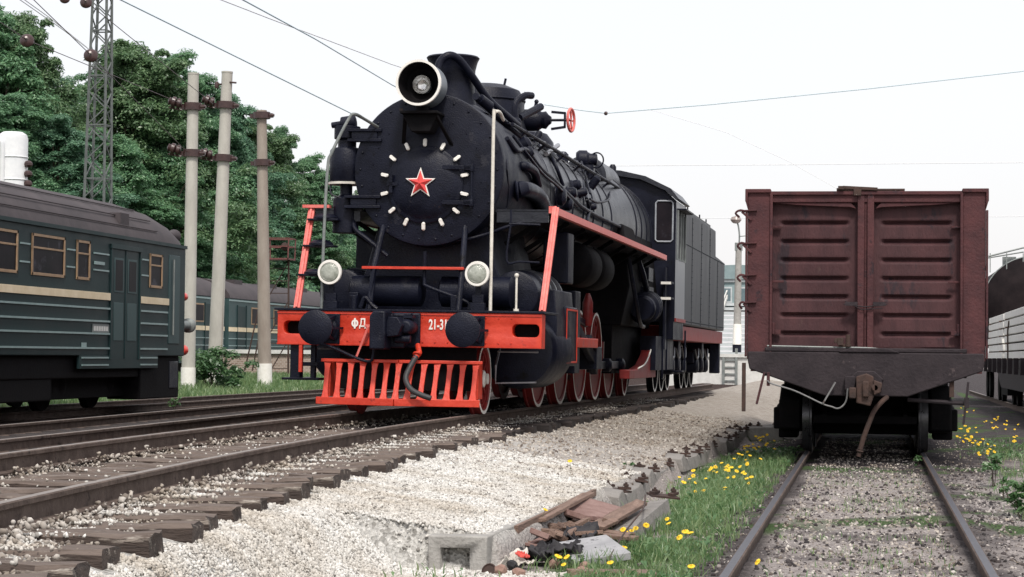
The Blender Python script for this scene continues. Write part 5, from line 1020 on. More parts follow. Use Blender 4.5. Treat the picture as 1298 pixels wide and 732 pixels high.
for px in (163,): y, z = ep(px, 284); b.box(1.35, 1.62, y-.25, y+.25, 3.66, 3.9)
PE(b, 'roof_vent', ROOF)
# underneath
PE(MB().box(-1.4, 1.58, -EL, -.1, .62, 1.06).box(.9, 1.62, -2.6, -.12, .16, 1.06).box(.6, 1.55, -12.2, -7.2, .22, .9).box(.6, 1.5, -16.5, -13.5, .3, .9), 'underframe', SHADEB, .03)
PE(MB().box(1.56, 1.63, -.8, -.2, .35, .95), 'end_equipment', BLK, .03)
for y0 in (-5.9, -17.8):
    bo = PE(MB().box(.95, 1.25, y0-.9, y0+3.5, .22, .78).box(-1.25, -.95, y0-.6, y0+3.2, .42, .78).box(-1.2, 1.2, y0+1.0, y0+1.6, .4, .9), 'bogie', SHADEB, .02)
    for k in (0, 2.6):
        for sx in (-1, 1): PE(MB().lathe((.73*sx, y0+k, .5), (sx, 0, 0), [(0, 0), (.53, 0), (.53, .03), (.5, .04), (.5, .13), (0, .14)], 36).lathe((.9*sx, y0+k, .5), (sx, 0, 0), [(.2, 0), (.2, .35), (0, .4)], 14), 'wheel', SHADEB, 0, bo)
# ------------------------------------------------------------------ second green train, standing beyond the poles
FX = -26.5
fp = lambda px, py: (atX(px, py, FX)[1], atX(px, py, FX)[2])
fy = fp(287, 400)[0]
for i, (yA, yB, lb) in enumerate([(fy-19.8, fy-.35, 'far green coach with cream stripe, standing left of the dark gap behind the concrete poles'), (fy+.35, fy+19.8, 'far green coach with cream stripe, seen between the poles and the red engine beam')]):
    root = empty('standing_coach', (FX-1.7, yA, -.4), (0, 0, 0), lb, 'train coach', 'green coaches standing behind the poles'); Ln = yB-yA
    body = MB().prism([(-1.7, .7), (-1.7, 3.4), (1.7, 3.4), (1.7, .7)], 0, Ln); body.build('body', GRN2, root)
    MB().prism([(p[0], p[1]) for p in rsec], .1, Ln-.1).build('roof', ROOF, root)
    MB().box(1.7, 1.73, 0, Ln, 2.02, 2.20).build('cream_stripe', CRM, root)
    b = MB()
    for z in (1.1, 1.4, 1.7): b.box(1.7, 1.725, 0, Ln, z, z+.035)
    b.box(1.7, 1.73, 0, Ln, 3.3, 3.36); b.build('side_ribs', LTGR, root)
    for y in (1.2, Ln-2.6): MB().box(1.69, 1.715, y, y+1.3, .8, 3.1).box(1.70, 1.74, y-.04, y+.02, .8, 3.15).box(1.70, 1.74, y+1.28, y+1.34, .8, 3.15).build('door', GRN, root)
    for k in range(8):
        y = 3.3+k*1.75
        w_ = MB().box(1.69, 1.72, y, y+1.15, 2.35, 3.1).build('window', FRAME, root); MB().box(1.70, 1.728, y+.06, y+1.09, 2.41, 3.04).build('window_pane', GLASS, w_)
    for k in range(3): MB().box(.2, 1.0, 3+k*5.5, 4.2+k*5.5, 4.0, 4.3).build('roof_vent', ROOF, root)
    MB().box(-1.3, 1.45, .3, Ln-.3, .3, .75).build('underframe', SHADEB, root)
MB().box(-.6, 1.2, -.34, .34, 1.1, 3.9).build('gangway', SHADEB, tag(empty('gangway_bellows', (FX-1.9, fy, -.4)), 'black gangway bellows between the two far green coaches', 'gangway'))

# ------------------------------------------------------------------ concrete poles
def pole(px_b, py_top, Y, zb, r0, r1, M, lean, clamps, label, left_arm=True, white=True, rz=0):
    pb = atY(px_b, 455, Y); root = empty('concrete_pole', (pb[0], Y, zb), (0, lean, 0), label, 'pole', 'concrete poles behind the tracks')
    h = atY(px_b, py_top, Y)[2]-zb
    MB().tube([(0, 0, -.3), (0, 0, h*.5), (0, 0, h)], [r0, (r0+r1)/2, r1], 24).build('shaft', M, root)
    MB().cyl((0, 0, h), (0, 0, h+.05), r1*1.06, 20).build('cap', M, root)
    if white: MB().cyl((0, 0, -.28), (0, 0, .62), r0*1.07, 24).build('white_base', WHT, root)
    for pyc in clamps:
        z = atY(px_b, pyc, Y)[2]-zb; b = MB().lathe((0, 0, z-.10), (0, 0, 1), [(r0*.9, 0), (r0+.06, .0), (r0+.06, .22), (r0*.9, .22)], 24).box(-r0-.16, r0+.16, -.08, .08, z-.07, z+.07).cyl((r0+.05, -.05, z+.0), (r0+.22, -.05, z), .05, 8)
        cl = b.build('clamp', INS, root)
        if left_arm:
            MB().lathe((-r0-.12, -.1, z+.08), (-1, -.2, .25), [(.06, 0), (.15, .03), (.16, .12), (.09, .15), (.17, .19), (.17, .28), (.1, .32), (.13, .38), (0, .42)], 14).tube([(-r0-.1, -.1, z-.1), (-r0-.5, -.15, z-.02)], .03, 6).build('insulator', INS, cl)
    return root, h
p1, h1 = pole(239, 95, 62, -.35, .21, .165, POLE, R(.1), (136, 195), 'pale concrete pole standing right behind the end of the green train')
p2, h2 = pole(272, 93, 66, -.30, .24, .175, POLE, R(1.6), (134, 201), 'pale concrete pole with a pointed split shaft, second from the train, by the leafy bush')
p3, h3 = pole(336, 142, 70, -.25, .235, .165, POLEB, R(-1.5), (147, 207), 'brownish concrete pole with a clean white painted base in the grass', left_arm=False)
MB().cyl((.02, -.1, h2-.3), (.35, -.1, h2-.32), .03, 8).cyl((-.02, -.1, h2-.35), (-.3, -.1, h2-.4), .03, 8).lathe((-.3, -.1, h2-.5), (0, 0, 1), [(.06, 0), (.08, .1), (.05, .2), (0, .22)], 10).build('pole_top_bracket', INS, p2)
MB().bar((.19, -.08, .4), (.12, -.06, h2*.55), .10, .04, up=(0, 1, 0)).build('pole_strip', POLEB, p2)

# ------------------------------------------------------------------ lattice mast
mb_ = atY(119, 455, 82); MGAL = mat('mast_steel', (.075,.085,.085), (.13,.145,.14), 6, .7, 0, .2, 30, [((.09,.06,.045), .16, 8)]); MAST = empty('lattice_mast', (mb_[0], 82, -.2), (0, R(.4), 0), 'tall grey steel lattice mast in front of the trees, beyond the green train roof', 'mast')
HM = 19.0; wb, wt = .52, .24
def mw(z): return wb+(wt-wb)*z/HM
for sx in (-1, 1):
    for sy in (-1, 1): MB().bar((sx*wb, sy*wb, 0), (sx*wt, sy*wt, HM), .085, .085).build('leg', MGAL, MAST)
b = MB(); z = 0.2; k = 0
while z < HM-1:
    dz = 1.15*mw(z)/.5*.8; w0, w1 = mw(z), mw(z+dz)
    for s_ in (-1, 1):
        a_, c_ = (1, -1) if k % 2 else (-1, 1)
        b.bar((a_*w0, s_*w0, z), (c_*w1, s_*w1, z+dz), .045, .045); b.bar((s_*w0, c_*w0, z), (s_*w1, a_*w1, z+dz), .045, .045)
        if k % 3 == 0: b.bar((-w0, s_*w0, z), (w0, s_*w0, z), .05, .05); b.bar((s_*w0, -w0, z), (s_*w0, w0, z), .05, .05)
    z += dz; k += 1
b.build('bracing', MGAL, MAST)
MB().box(-.6, .6, -.6, .6, -.3, .1).build('footing', CONC, MAST)
# white tank at left with black insulators
tp = atY(16, 200, 58); TK = empty('white_tank', (tp[0], 58, -.3), (0, 0, 0), 'white upright domed tank with thin pipes, behind the green train at the left edge', 'tank')
zt = atY(16, 167, 58)[2]+.3
MB().lathe((0, 0, 0), (0, 0, 1), [(.40, 0), (.43, .1), (.43, zt-.22), (.40, zt-.10), (.28, zt-.02), (0, zt)], 32).build('vessel', TANKW, TK)
MB().torus((0, 0, zt-.75), (0, 0, 1), .435, .02, 32, 6).torus((0, 0, zt-1.4), (0, 0, 1), .435, .02, 32, 6).build('hoop', TANKW, TK)
MB().tube(smoothpath([(-.12, -.45, zt-1.8), (-.12, -.47, zt-.5), (-.22, -.45, zt-.30), (-.34, -.3, zt-.25)], 5), .07, 10).tube([(-.3, -.35, 0), (-.3, -.35, zt-.2)], .05, 10).build('pipe', TANKW, TK)
for k in range(3): MB().sph((.50, -.05, zt-.95-.28*k), .12, 10, (1.1, 1, .9)).build('insulator', INS, TK)
MB().box(-.45, .6, -.3, .3, zt-1.75, zt-1.6).build('bracket', INS, TK)
# rusty working platform
rp_ = atY(352, 455, 78); SG = empty('service_platform', (rp_[0], 78, -.25), (0, 0, 0), 'rusty red steel ladder stand with a small railed cage on top, behind the brownish pole', 'ladder stand')
def rz(py): return atY(352, py, 78)[2]+.25
zf, ztop = rz(330), rz(303)
for x, nm in ((-.45, 0), (.42, 1)): MB().bar((x, 0, 0), (x*.9, 0, zf), .06, .06).build('leg', RUST, SG)
MB().bar((-1.2, -.3, .3), (-.5, -.2, zf*.8), .05, .05).bar((-.9, -.3, .3), (-.3, -.2, zf*.8), .05, .05).build('ladder', RUST, SG)
b = MB().box(-.5, .5, -.5, .5, zf, zf+.06)
for x in (-.48, .48):
    for y in (-.48, .48): b.bar((x, y, zf), (x*1.05, y, ztop), .04, .04)
for z in (ztop, (zf+ztop)/2+.1): b.bar((-.5, -.48, z), (.5, -.48, z), .04, .04); b.bar((-.5, .48, z), (.5, .48, z), .04, .04); b.bar((-.5, -.48, z), (-.5, .48, z), .04, .04); b.bar((.5, -.48, z), (.5, .48, z), .04, .04)
b.build('cage', mat('cage_red', (.10,.035,.032), (.17,.055,.05), 6, .7, 0, .2), SG); b = MB()
for k in range(9): b.bar((-.42, 0, .4+k*zf/9.5), (.4, 0, .4+k*zf/9.5), .03, .03)
for k in range(3): b.bar((-.45, 0, k*zf/3), (.42, 0, (k+1)*zf/3), .035, .035)
b.sph((.3, -.3, zf+.5), .16, 10); b.build('rungs', RUST, SG)
# low brick platform behind the grass
q0 = atY(272, 480, 84); q1 = atY(430, 480, 84)
PF = empty('brick_platform', (0, 84, -.3), (0, 0, 0), 'low crumbling brick platform edge with a pale coping, behind the grass', 'platform')
def brickmat():
    M = bpy.data.materials.new('brick_courses'); M.use_nodes = True; nt = M.node_tree; N = nt.nodes; K = nt.links.new
    tc = N.new('ShaderNodeTexCoord'); mp = N.new('ShaderNodeMapping'); mp.inputs['Rotation'].default_value = (R(90), 0, 0); bt = N.new('ShaderNodeTexBrick'); bt.inputs['Scale'].default_value = 3.2
    bt.inputs['Color1'].default_value = (.24,.17,.135,1); bt.inputs['Color2'].default_value = (.36,.28,.235,1); bt.inputs['Mortar'].default_value = (.42,.38,.34,1); bt.inputs['Mortar Size'].default_value = .03
    K(tc.outputs['Object'], mp.inputs[0]); K(mp.outputs[0], bt.inputs[0]); K(bt.outputs[0], N['Principled BSDF'].inputs['Base Color']); N['Principled BSDF'].inputs['Roughness'].default_value = .9; return M
o = MB().box(q0[0], q1[0]+6, 0, 3, -.2, 1.0).build('wall', brickmat(), PF); MB().box(q0[0]-.3, q1[0]+6, -.12, 3.1, 1.0, 1.16).build('coping', CONCL, PF)

# ------------------------------------------------------------------ platform, lamp post and footbridge at the right
PL = empty('concrete_platform', (0, 76, -.6), (0, 0, 0), 'pale concrete platform wall behind the tender with a dark grille in it', 'platform')
zpt = atY(940, 449, 76)[2]+.6
MB().box(-7.2, .8, 0, 9, -.2, zpt-.12).build('wall', CONCL, PL); MB().box(-7.25, .85, -.08, 9, zpt-.12, zpt).build('slab_edge', CONCL, PL)
gx0, gx1 = atY(915.5, 470, 76)[0], atY(935, 470, 76)[0]
b = MB().box(gx0, gx0+.09, -.07, .0, .1, zpt-.05).box(gx1-.09, gx1, -.07, .0, .1, zpt+.2)
for k in range(5): b.box(gx0, gx1, -.05, -.01, .25+k*.24, .30+k*.24)
b.build('grille', GALV, PL)
lp_ = atY(934, 447, 79); LP = empty('lamp_post', (lp_[0], 79, lp_[2]), (0, R(.6), 0), 'concrete lamp post with a round lamp and a white painted lower part, on the platform', 'lamp post')
zz = lambda py: atY(934, py, 79)[2]-lp_[2]
MB().tube([(0, 0, 0), (0, 0, zz(308))], [.15, .11], 16).build('post', CONC, LP)
MB().cyl((0, 0, 0), (0, 0, zz(437)), .165, 16).build('black_base', BLK, LP); MB().cyl((0, 0, zz(437)), (0, 0, zz(411)), .163, 16).build('white_band', WHT, LP)
MB().tube(smoothpath([(0, 0, zz(320)), (.02, 0, zz(300)), (-.02, 0, zz(288)), (-.06, -.02, zz(283))], 5), .03, 8).box(-.14, .14, -.1, .1, zz(318), zz(308)).tube([(0, 0, zz(300)), (.3, 0, zz(299))], .02, 6).build('lamp_arm', GALV, LP)
MB().sph((-.12, 0, zz(279)), .19, 14, (1, 1, .75)).lathe((-.12, 0, zz(279)), (0, 0, 1), [(.19, -.03), (.21, 0), (.16, .1), (0, .15)], 18).build('lamp_globe', mat('lamp_brown', (.20,.15,.14), (.35,.30,.28), 6, .3, 0, 0), LP)
fb = atY(935, 400, 112)[0]; FB = empty('footbridge', (fb, 112, .5), (0, 0, 0), 'grey green covered footbridge with stairs, beyond the platform lamp post', 'footbridge')
FG = mat('footbridge_teal', (.17,.24,.25), (.26,.34,.35), 2, .7, 0, .1); FG2 = mat('footbridge_grey', (.40,.43,.44), (.52,.55,.56), 2, .8, 0, .1)
fz = lambda py: atY(935, py, 112)[2]-.5
MB().box(-9, 9, 0, 3, fz(392), fz(358)).build('gallery', FG, FB); MB().box(-9, 9, -.1, 3.1, fz(358), fz(354)).box(-9, 9, -.1, 3.1, fz(394), fz(391)).build('cornice', FG2, FB)
for k in range(14): w_ = MB().box(-8.7+k*1.25, -7.8+k*1.25, -.03, .01, fz(384), fz(364)).build('window', FG2, FB); MB().box(-8.63+k*1.25, -7.87+k*1.25, -.04, -.031, fz(382), fz(366)).build('pane', mat('far_pane', (.10,.15,.17), (.15,.2,.22), 2, .2, 0, 0) if k == 0 else bpy.data.materials['far_pane'], w_)
MB().prism([(-9.2, fz(354)), (9.2, fz(354)), (9.2, fz(345)), (0, fz(336)), (-9.2, fz(345))], -.2, 3.2).build('roof', FG, FB)
b = MB(); st_ = MB()
for sx in (-1, 1): b.bar((sx*1.25-.15, -3.5, 0), (sx*.75+.2, 0, fz(375)), .09, .12); b.bar((sx*1.25-.15, -3.5, .9), (sx*.75+.2, 0, fz(368)), .06, .06)
b.build('stair_rail', CONCL, FB)
for k in range(14): t = k/14; st_.box(-1.05+.3*t, .85-.2*t, -3.5+t*3.5, -3.2+t*3.5, t*fz(380)-.1, t*fz(380)+.05)
st_.build('stairs', FG2, FB)
for x in (-7, -3.5, 3.5, 7): MB().box(x-.2, x+.2, .5, 2.5, -.5, fz(392)).build('pier', FG2, FB)
# ------------------------------------------------------------------ flat wagon with concrete beams, tank wagon behind it
FW = empty('flat_wagon', (4.98, 44, -.54), (0, 0, 0), 'dark flat wagon loaded with stacks of white concrete beams, at the right edge', 'flat wagon')
MB().box(-1.5, 1.5, 0, 21.5, 1.10, 1.29).build('deck', WAGD, FW, bevel=.01)
MB().prism([(0, 1.10), (0, .95), (4.5, .95), (6.0, .55), (15.0, .55), (16.5, .95), (21.5, .95), (21.5, 1.10)], -1.45, -1.33, axis='x').prism([(0, 1.10), (0, .95), (4.5, .95), (6.0, .55), (15.0, .55), (16.5, .95), (21.5, .95), (21.5, 1.10)], 1.33, 1.45, axis='x').build('side_sill', WAGD, FW, bevel=.01)
for y in np.arange(1, 21, 2.2): MB().box(-1.60, -1.5, y-.06, y+.06, .95, 1.34).build('stake_pocket', WAGD, FW)
for y0 in (1.3, 17.4):
    bo = MB().box(-1.15, -.9, y0-.4, y0+2.3, .3, .75).box(.9, 1.15, y0-.4, y0+2.3, .3, .75).box(-1.1, 1.1, y0+.7, y0+1.2, .4, .95).build('bogie', SHADEB, FW)
    for k in (0, 1.85):
        for sx in (-1, 1): MB().lathe((.73*sx, y0+k, .475), (sx, 0, 0), [(0, 0), (.5, 0), (.475, .04), (.475, .13), (0, .14)], 30).build('wheel', SHADEB, bo)
SLABM = mat('beam_white', (.68,.67,.64), (.80,.79,.76), 4, .85, 0, .25, 20, [((.42,.41,.40), .2, 5)])
names_ = ['lowest', 'second', 'third', 'fourth', 'fifth', 'topmost']
for s_, (ya, yb, wh) in enumerate([(47.2, 57.4, 'near'), (58.2, 65.0, 'far')]):
    for lv in range(6):
        z = .75+.04+lv*.205
        for r_ in range(5 if lv == 5 else 2):
            x = 3.52+r_*.56
            o = MB().box(0, .50, 0, yb-ya, 0, .17).build('concrete_beam', SLABM, None, bevel=.012); o.location = (x+rs_.uniform(-.02, .02), ya+rs_.uniform(-.12, .12), z)
            tag(o, 'white concrete beam, %s layer of the %s stack on the flat wagon, %s' % (names_[lv], 'nearer' if s_ == 0 else 'farther', ['outermost', 'second in', 'third in', 'fourth in', 'fifth in'][r_]), 'concrete beam', 'white concrete beams stacked on the flat wagon')
        for y in (ya+.9, yb-.9):
            o = MB().box(3.48, 6.3, y-.05, y+.05, z-.036, z-.001).build('spacer_batten', PLANK); tag(o, 'thin wooden batten between layers of white concrete beams on the flat wagon', 'batten', 'battens between the concrete beams')
b = MB(); yt = 55.2
b.tube([(3.47, yt, .75), (3.47, yt+.05, 1.5), (3.5, yt+.02, 1.75)], .02, 6); o = b.build('tie_wire', RUST); tag(o, 'rusty tie wire round the near stack of white beams', 'wire')
TW = empty('tank_wagon', (5.0, 67.5, -.54), (0, 0, 0), 'black tank wagon behind the stacked white beams, its round end in view', 'tank wagon')
MB().lathe((0, 0, 3.0), (0, 1, 0), [(0, -.28), (.6, -.25), (1.1, -.14), (1.40, 0), (1.5, .12), (1.5, 10.6), (1.4, 10.75), (0, 11)], 56).build('vessel', TANKB, TW)
MB().torus((0, .14, 3.0), (0, 1, 0), 1.505, .03, 56, 6).build('end_ring', GALV, TW)
MB().box(-1.5, 1.5, -.6, 11.4, 1.05, 1.35).build('frame', WAGD, TW)
b = MB(); b.tube([(-1.35, 0, 4.5), (-.3, 0, 4.77), (.6, 0, 4.77)], .03, 6).tube([(-1.35, 1.2, 4.1), (-1.35, 1.2, 4.5), (-.2, 1.2, 4.7)], .025, 6)
for x in (-1.3, -.8, -.3): b.bar((x, 0, 4.0), (x, 0, 4.6), .03, .03)
b.box(-.9, -.5, .2, .5, 4.2, 4.5); b.build('top_railing', GALV, TW)
for y0 in (1.0, 8.0):
    for k in (0, 1.85):
        for sx in (-1, 1): MB().lathe((.73*sx, y0+k, .475), (sx, 0, 0), [(0, 0), (.5, 0), (.475, .04), (.475, .13), (0, .14)], 24).build('wheel', SHADEB, TW)

# ------------------------------------------------------------------ trees and bushes
def leaf_cloud(name, centers, radii, per, size, M, seed, droop=.35, flat=.75):
    g = np.random.default_rng(seed); N_ = len(centers)
    c = np.repeat(np.asarray(centers), per, 0); r = np.repeat(np.asarray(radii), per)
    d = g.normal(size=(len(c), 3)); d /= np.linalg.norm(d, axis=1)[:, None]; d[:, 2] = np.where(d[:, 2] < -.25, -d[:, 2]*.6, d[:, 2])
    rad = g.random(len(c))**.33; p = c+d*np.stack([r, r, r*flat], -1)*rad[:, None]
    nrm = d*.7+np.array([0, 0, .75])+g.normal(0, .38, (len(c), 3)); nrm /= np.linalg.norm(nrm, axis=1)[:, None]
    t = np.cross(nrm, g.normal(size=(len(c), 3))); t /= np.linalg.norm(t, axis=1)[:, None]; b2 = np.cross(nrm, t)
    s = size*g.uniform(.6, 1.3, len(c))[:, None]
    v = np.stack([p-t*s*.9, p+b2*s*.42+t*s*.05, p+t*s*.95-nrm*s*droop, p-b2*s*.42+t*s*.05], 1)
    f = np.arange(len(c)*4).reshape(-1, 4)
    me = npmesh(name, v.reshape(-1, 3), f, 4); me.materials.append(M); return me
def tree_mesh(seed, H, Rr, M, size=.085, ncl=230, per=430):
    g = np.random.default_rng(seed); C_ = []; r_ = []
    lobes = [(g.uniform(0, 6.28), g.uniform(.25, .95), g.uniform(.5, .85)) for _ in range(9)]
    while len(C_) < ncl:
        t = g.random()**.8; prof = min(1, (t+.06)/.26)**.6*max(.06, (1-max(0, t-.22)/.80))**.8
        a = g.uniform(0, 6.28); k = 1+.16*math.sin(a*3+seed)+.13*math.sin(a*5+t*7)
        rr = Rr*prof*k*g.uniform(.55, 1.0)
        C_.append((rr*math.cos(a), rr*math.sin(a), H*(.13+.87*t)-.4*g.random())); r_.append(Rr*g.uniform(.10, .23)*(.65 if t > .8 else 1))
    for _ in range(90):
        c = C_[int(g.integers(len(C_)))]; a = math.atan2(c[1], c[0])+g.normal(0, .3); k = g.uniform(.3, .8)
        C_.append((c[0]+math.cos(a)*k, c[1]+math.sin(a)*k, min(c[2]+g.uniform(-.2, .55), H*1.0))); r_.append(g.uniform(.3, .6))
    C_ = np.array(C_); me = leaf_cloud('crown', C_, r_, per, size, M, seed+1)
    b = MB(); b.tube([(0, 0, -.5), (.1, .05, H*.3), (-.05, .1, H*.6), (0, 0, H*.9)], [H*.022, H*.016, H*.009, .03], 10)
    for k in range(16):
        c = C_[k*5 % len(C_)]; z0 = min(c[2]*.75, H*.8); b.tube([(0, 0, z0*.8), (c[0]*.5, c[1]*.5, z0), tuple(c)], [H*.007, H*.004, .02], 6)
    return me, b
LEAF3 = leafmat('tree_leaf_olive', (.075,.150,.070), (.125,.225,.105), (.20,.31,.15)); LEAF4 = leafmat('tree_leaf_cool', (.075,.175,.112), (.125,.26,.155), (.19,.345,.21))
TM = [tree_mesh(11, 14, 4.6, LEAF), tree_mesh(23, 15, 4.3, LEAF2), tree_mesh(37, 13, 4.9, LEAF3), tree_mesh(51, 14, 4.2, LEAF4)]
TRK = []
for me, b in TM:
    o = b.build('trunk', BARK); TRK.append(o.data); bpy.data.objects.remove(o)
def tree(k, px, ptop, Y, wscale, label):
    p = atY(px, 455, Y); zb = -.2; H0 = [14, 15, 13, 14][k]; h = atY(px, ptop, Y)[2]-zb; s = h/H0*.985
    root = empty('tree', (p[0], Y, zb), (0, 0, rs_.uniform(0, 6)), label, 'tree', 'trees behind the tracks')
    root.scale = (s*wscale, s*wscale, s)
    c = bpy.data.objects.new('crown', TM[k][0]); COL.objects.link(c); c.parent = root
    t = bpy.data.objects.new('trunk', TRK[k]); COL.objects.link(t); t.parent = root
for a in [(0, -25, 0, 100, 1.0, 'tallest leafy tree, cut off at the edge above the white tank'), (2, 20, 14, 103, .78, 'tall bushy tree rising above the white tank and the train roof'), (3, 66, 98, 108, .70, 'darker tree in the dip left of the lattice mast'),
          (0, 100, 100, 112, .62, 'leafy tree seen through the lattice mast, left half'), (1, 134, 66, 110, .85, 'dark tree right behind the lattice mast'), (2, 166, 52, 108, 1.0, 'tall tree with a rounded top between the mast and the first pole'),
          (0, 205, 66, 110, .95, 'tree rising left of the first concrete pole'), (1, 244, 92, 113, .95, 'dark tree behind the first and second concrete poles'), (3, 284, 118, 116, .95, 'tree behind the second concrete pole'), (2, 318, 150, 120, .9, 'lower tree between the second pole and the brownish pole'),
          (1, 352, 160, 122, .62, 'narrow pointed tree right of the brownish pole'), (0, 385, 196, 124, .85, 'lower tree between the brownish pole and the engine'), (3, 416, 214, 126, .9, 'tree half hidden behind the left side of the engine'), (2, 455, 240, 130, .95, 'tree seen only through gaps at the left of the engine front'),
          (1, 5, 120, 92, 1.3, 'lower dark tree in front, at the left edge behind the white tank'), (3, 70, 150, 94, 1.25, 'lower dark tree just above the train roof, left of the mast'), (0, 140, 165, 103, 1.3, 'low spreading tree just right of the mast foot'), (1, 205, 190, 108, 1.3, 'low dark tree between the train end and the first pole'), (2, 262, 215, 112, 1.3, 'low tree between the two pale poles'), (3, 325, 240, 117, 1.3, 'low dark tree behind the brownish pole and cage'), (1, 385, 262, 120, 1.3, 'low dark tree behind the slanted red post')]:
    tree(*a)
# undergrowth along the foot of the trees
def bush(name, loc, r, h, M, per, size, label, group=None, seed=0, ncl=26):
    g = np.random.default_rng(seed); C_ = np.stack([g.normal(0, r*.42, ncl), g.normal(0, r*.35, ncl), h*g.uniform(.12, .85, ncl)], -1)
    C_[:, :2] *= (1.15-.5*(C_[:, 2:3]/h))
    me = leaf_cloud('foliage', C_, np.full(ncl, r*.28), per, size, M, seed+5, flat=1); root = empty(name, loc, (0, 0, 0), label, 'bush', group)
    o = bpy.data.objects.new('foliage', me); COL.objects.link(o); o.parent = root
    b = MB()
    for k in range(8): b.tube([(0, 0, -.1), tuple(C_[k]*.6), tuple(C_[k])], [.02, .014, .006], 5)
    b.build('stems', BARK, root); return root
pb = atY(268, 487, 63); bush('bush', (pb[0], 63, -.4), .95, 1.35, LEAFB, 80, .085, 'fresh green leafy bush in front of the second pale pole', seed=3, ncl=40)
pb = atY(292, 475, 64); bush('bush', (pb[0], 64, -.4), .45, .75, LEAFB, 60, .07, 'small green bush right of the second pale pole', seed=8, ncl=16)
for i, px in enumerate((250, 290, 330, 370, 405)):
    p = atY(px, 455, 106+i*3); bush('bush', (p[0], 106+i*3, -.3), 3.2, 5.4-.4*i, LEAF2, 130, .22, ['dark undergrowth bush between the first two poles', 'dark undergrowth behind the second pole', 'dark undergrowth behind the brownish pole', 'dark undergrowth behind the railed cage', 'dark undergrowth beside the engine front'][i], 'undergrowth bushes behind the far train', 30+i, 36)

# ------------------------------------------------------------------ wires and their insulators
def wire(pts, r, M, label, sag=0):
    if sag and len(pts) == 2:
        a, c = Vector(pts[0]), Vector(pts[1]); pts = [a.lerp(c, t/16)-Vector((0, 0, sag*4*(t/16)*(1-t/16))) for t in range(17)]
    o = MB().tube(pts, r, 6).build('overhead_wire', M); tag(o, label, 'wire', 'overhead wires'); return o
wire([atY(92, -30, 38), atY(447, 145, 52), atY(700, 270, 78), atY(870, 348, 140)], .014, WIRE, 'blue grey contact wire slanting down to the left hand rail of the engine')
a1 = Vector(atY(282, -14, 30)); a2 = Vector(atY(497, 108, 50)); wire([a1, Vector(atY(400, 50, 40)), a2, Vector(atY(760, 245, 95))], .012, WIRE, 'thin blue grey wire slanting down behind the head lamp')
wire([atY(270, -4, 40), atY(350, 27, 44), atY(412, 50, 48), atY(497, 82, 54), atY(640, 128, 66)], .012, WIREG, 'faint grey wire just above the wire behind the head lamp')
wire([atY(690, 133, 60), atY(735, 140, 60), atY(768, 144, 60), atY(900, 133, 60), atY(1100, 113, 60), atY(1320, 88, 60), atY(1900, 20, 60)], .013, WIRE, 'long blue grey wire crossing the sky from the hand wheel to the right edge')
o = MB().sph(tuple(atY(768, 144, 60)), .06, 8).build('wire_clamp', INS); tag(o, 'small dark clamp on the long wire above the boiler', 'clamp')
wire([atY(700, 211, 110), atY(1000, 209, 110), atY(2000, 200, 110)], .018, WIREG, 'faint level grey wire far above the tender')
wire([atY(820, 138, 90), atY(920, 168, 90), atY(1000, 205, 90), atY(1080, 250, 90)], .012, WIREG, 'faint slanting wire above the cab and tender')
wire([atY(880, 277, 120), atY(1100, 276, 120), atY(2000, 270, 120)], .018, WIREG, 'faint level wire behind the top of the red wagon')
for i, (xa, ya, xb, yb, yc) in enumerate([(-20, 0, 34, 51, 128), (60, 30, 115, 70, 200), (30, -10, 110, 4, 60)]): pass
for i, (p0, pm, p1_) in enumerate([((-30, 8), (34, 51), (236, 134)), ((20, -22), (115, 70), (238, 194)), ((30, -60), (110, 3), (270, 132))]):
    wire([atY(*p0, 44), atY(*pm, 47), atY(*p1_, 62)], .010, INS, ['dark wire through the leftmost ball insulator to the first pole', 'dark wire from the mast ball insulator to the lower clamp of the first pole', 'dark wire from the topmost ball insulator to the second pole'][i])
for i, (px, py, r_, lb) in enumerate([(34, 51, 9.5, 'dark brown ball insulator above the tall tree, leftmost'), (115, 70, 9.5, 'dark brown ball insulator in front of the lattice mast'), (109, 3, 8, 'dark brown ball insulator cut by the top edge, on the mast'), (82, -2, 7, 'dark brown ball insulator barely in view at the top edge')]):
    p = atY(px, py, 47); r0 = r_/2700*47; root = empty('ball_insulator', tuple(p), (R(70), 0, R(15)), lb, 'insulator', 'ball insulators on the wires')
    MB().lathe((0, 0, -r0*.55), (0, 0, 1), [(0, 0), (r0*.7, .0), (r0, r0*.25), (r0, r0*.5), (r0*.75, r0*.8), (r0*.3, r0*1.0), (0, r0*1.1)], 20).build('disc', INS, root)
    MB().cyl((0, 0, -r0*.9), (0, 0, r0*.9), r0*.18, 8).build('pin', mat('pin_pale', (.45,.38,.36), (.5,.45,.42), 5, .5, 0, 0) if i == 0 else bpy.data.materials['pin_pale'], root)
wire([atY(20, -8, 46), atY(62, 22, 50), atY(110, 60, 56)], .012, WIREG, 'thin pale wire pair left of the mast, upper'); wire([atY(14, -8, 46), atY(80, 38, 52), atY(112, 62, 56)], .012, WIREG, 'thin pale wire pair left of the mast, lower')

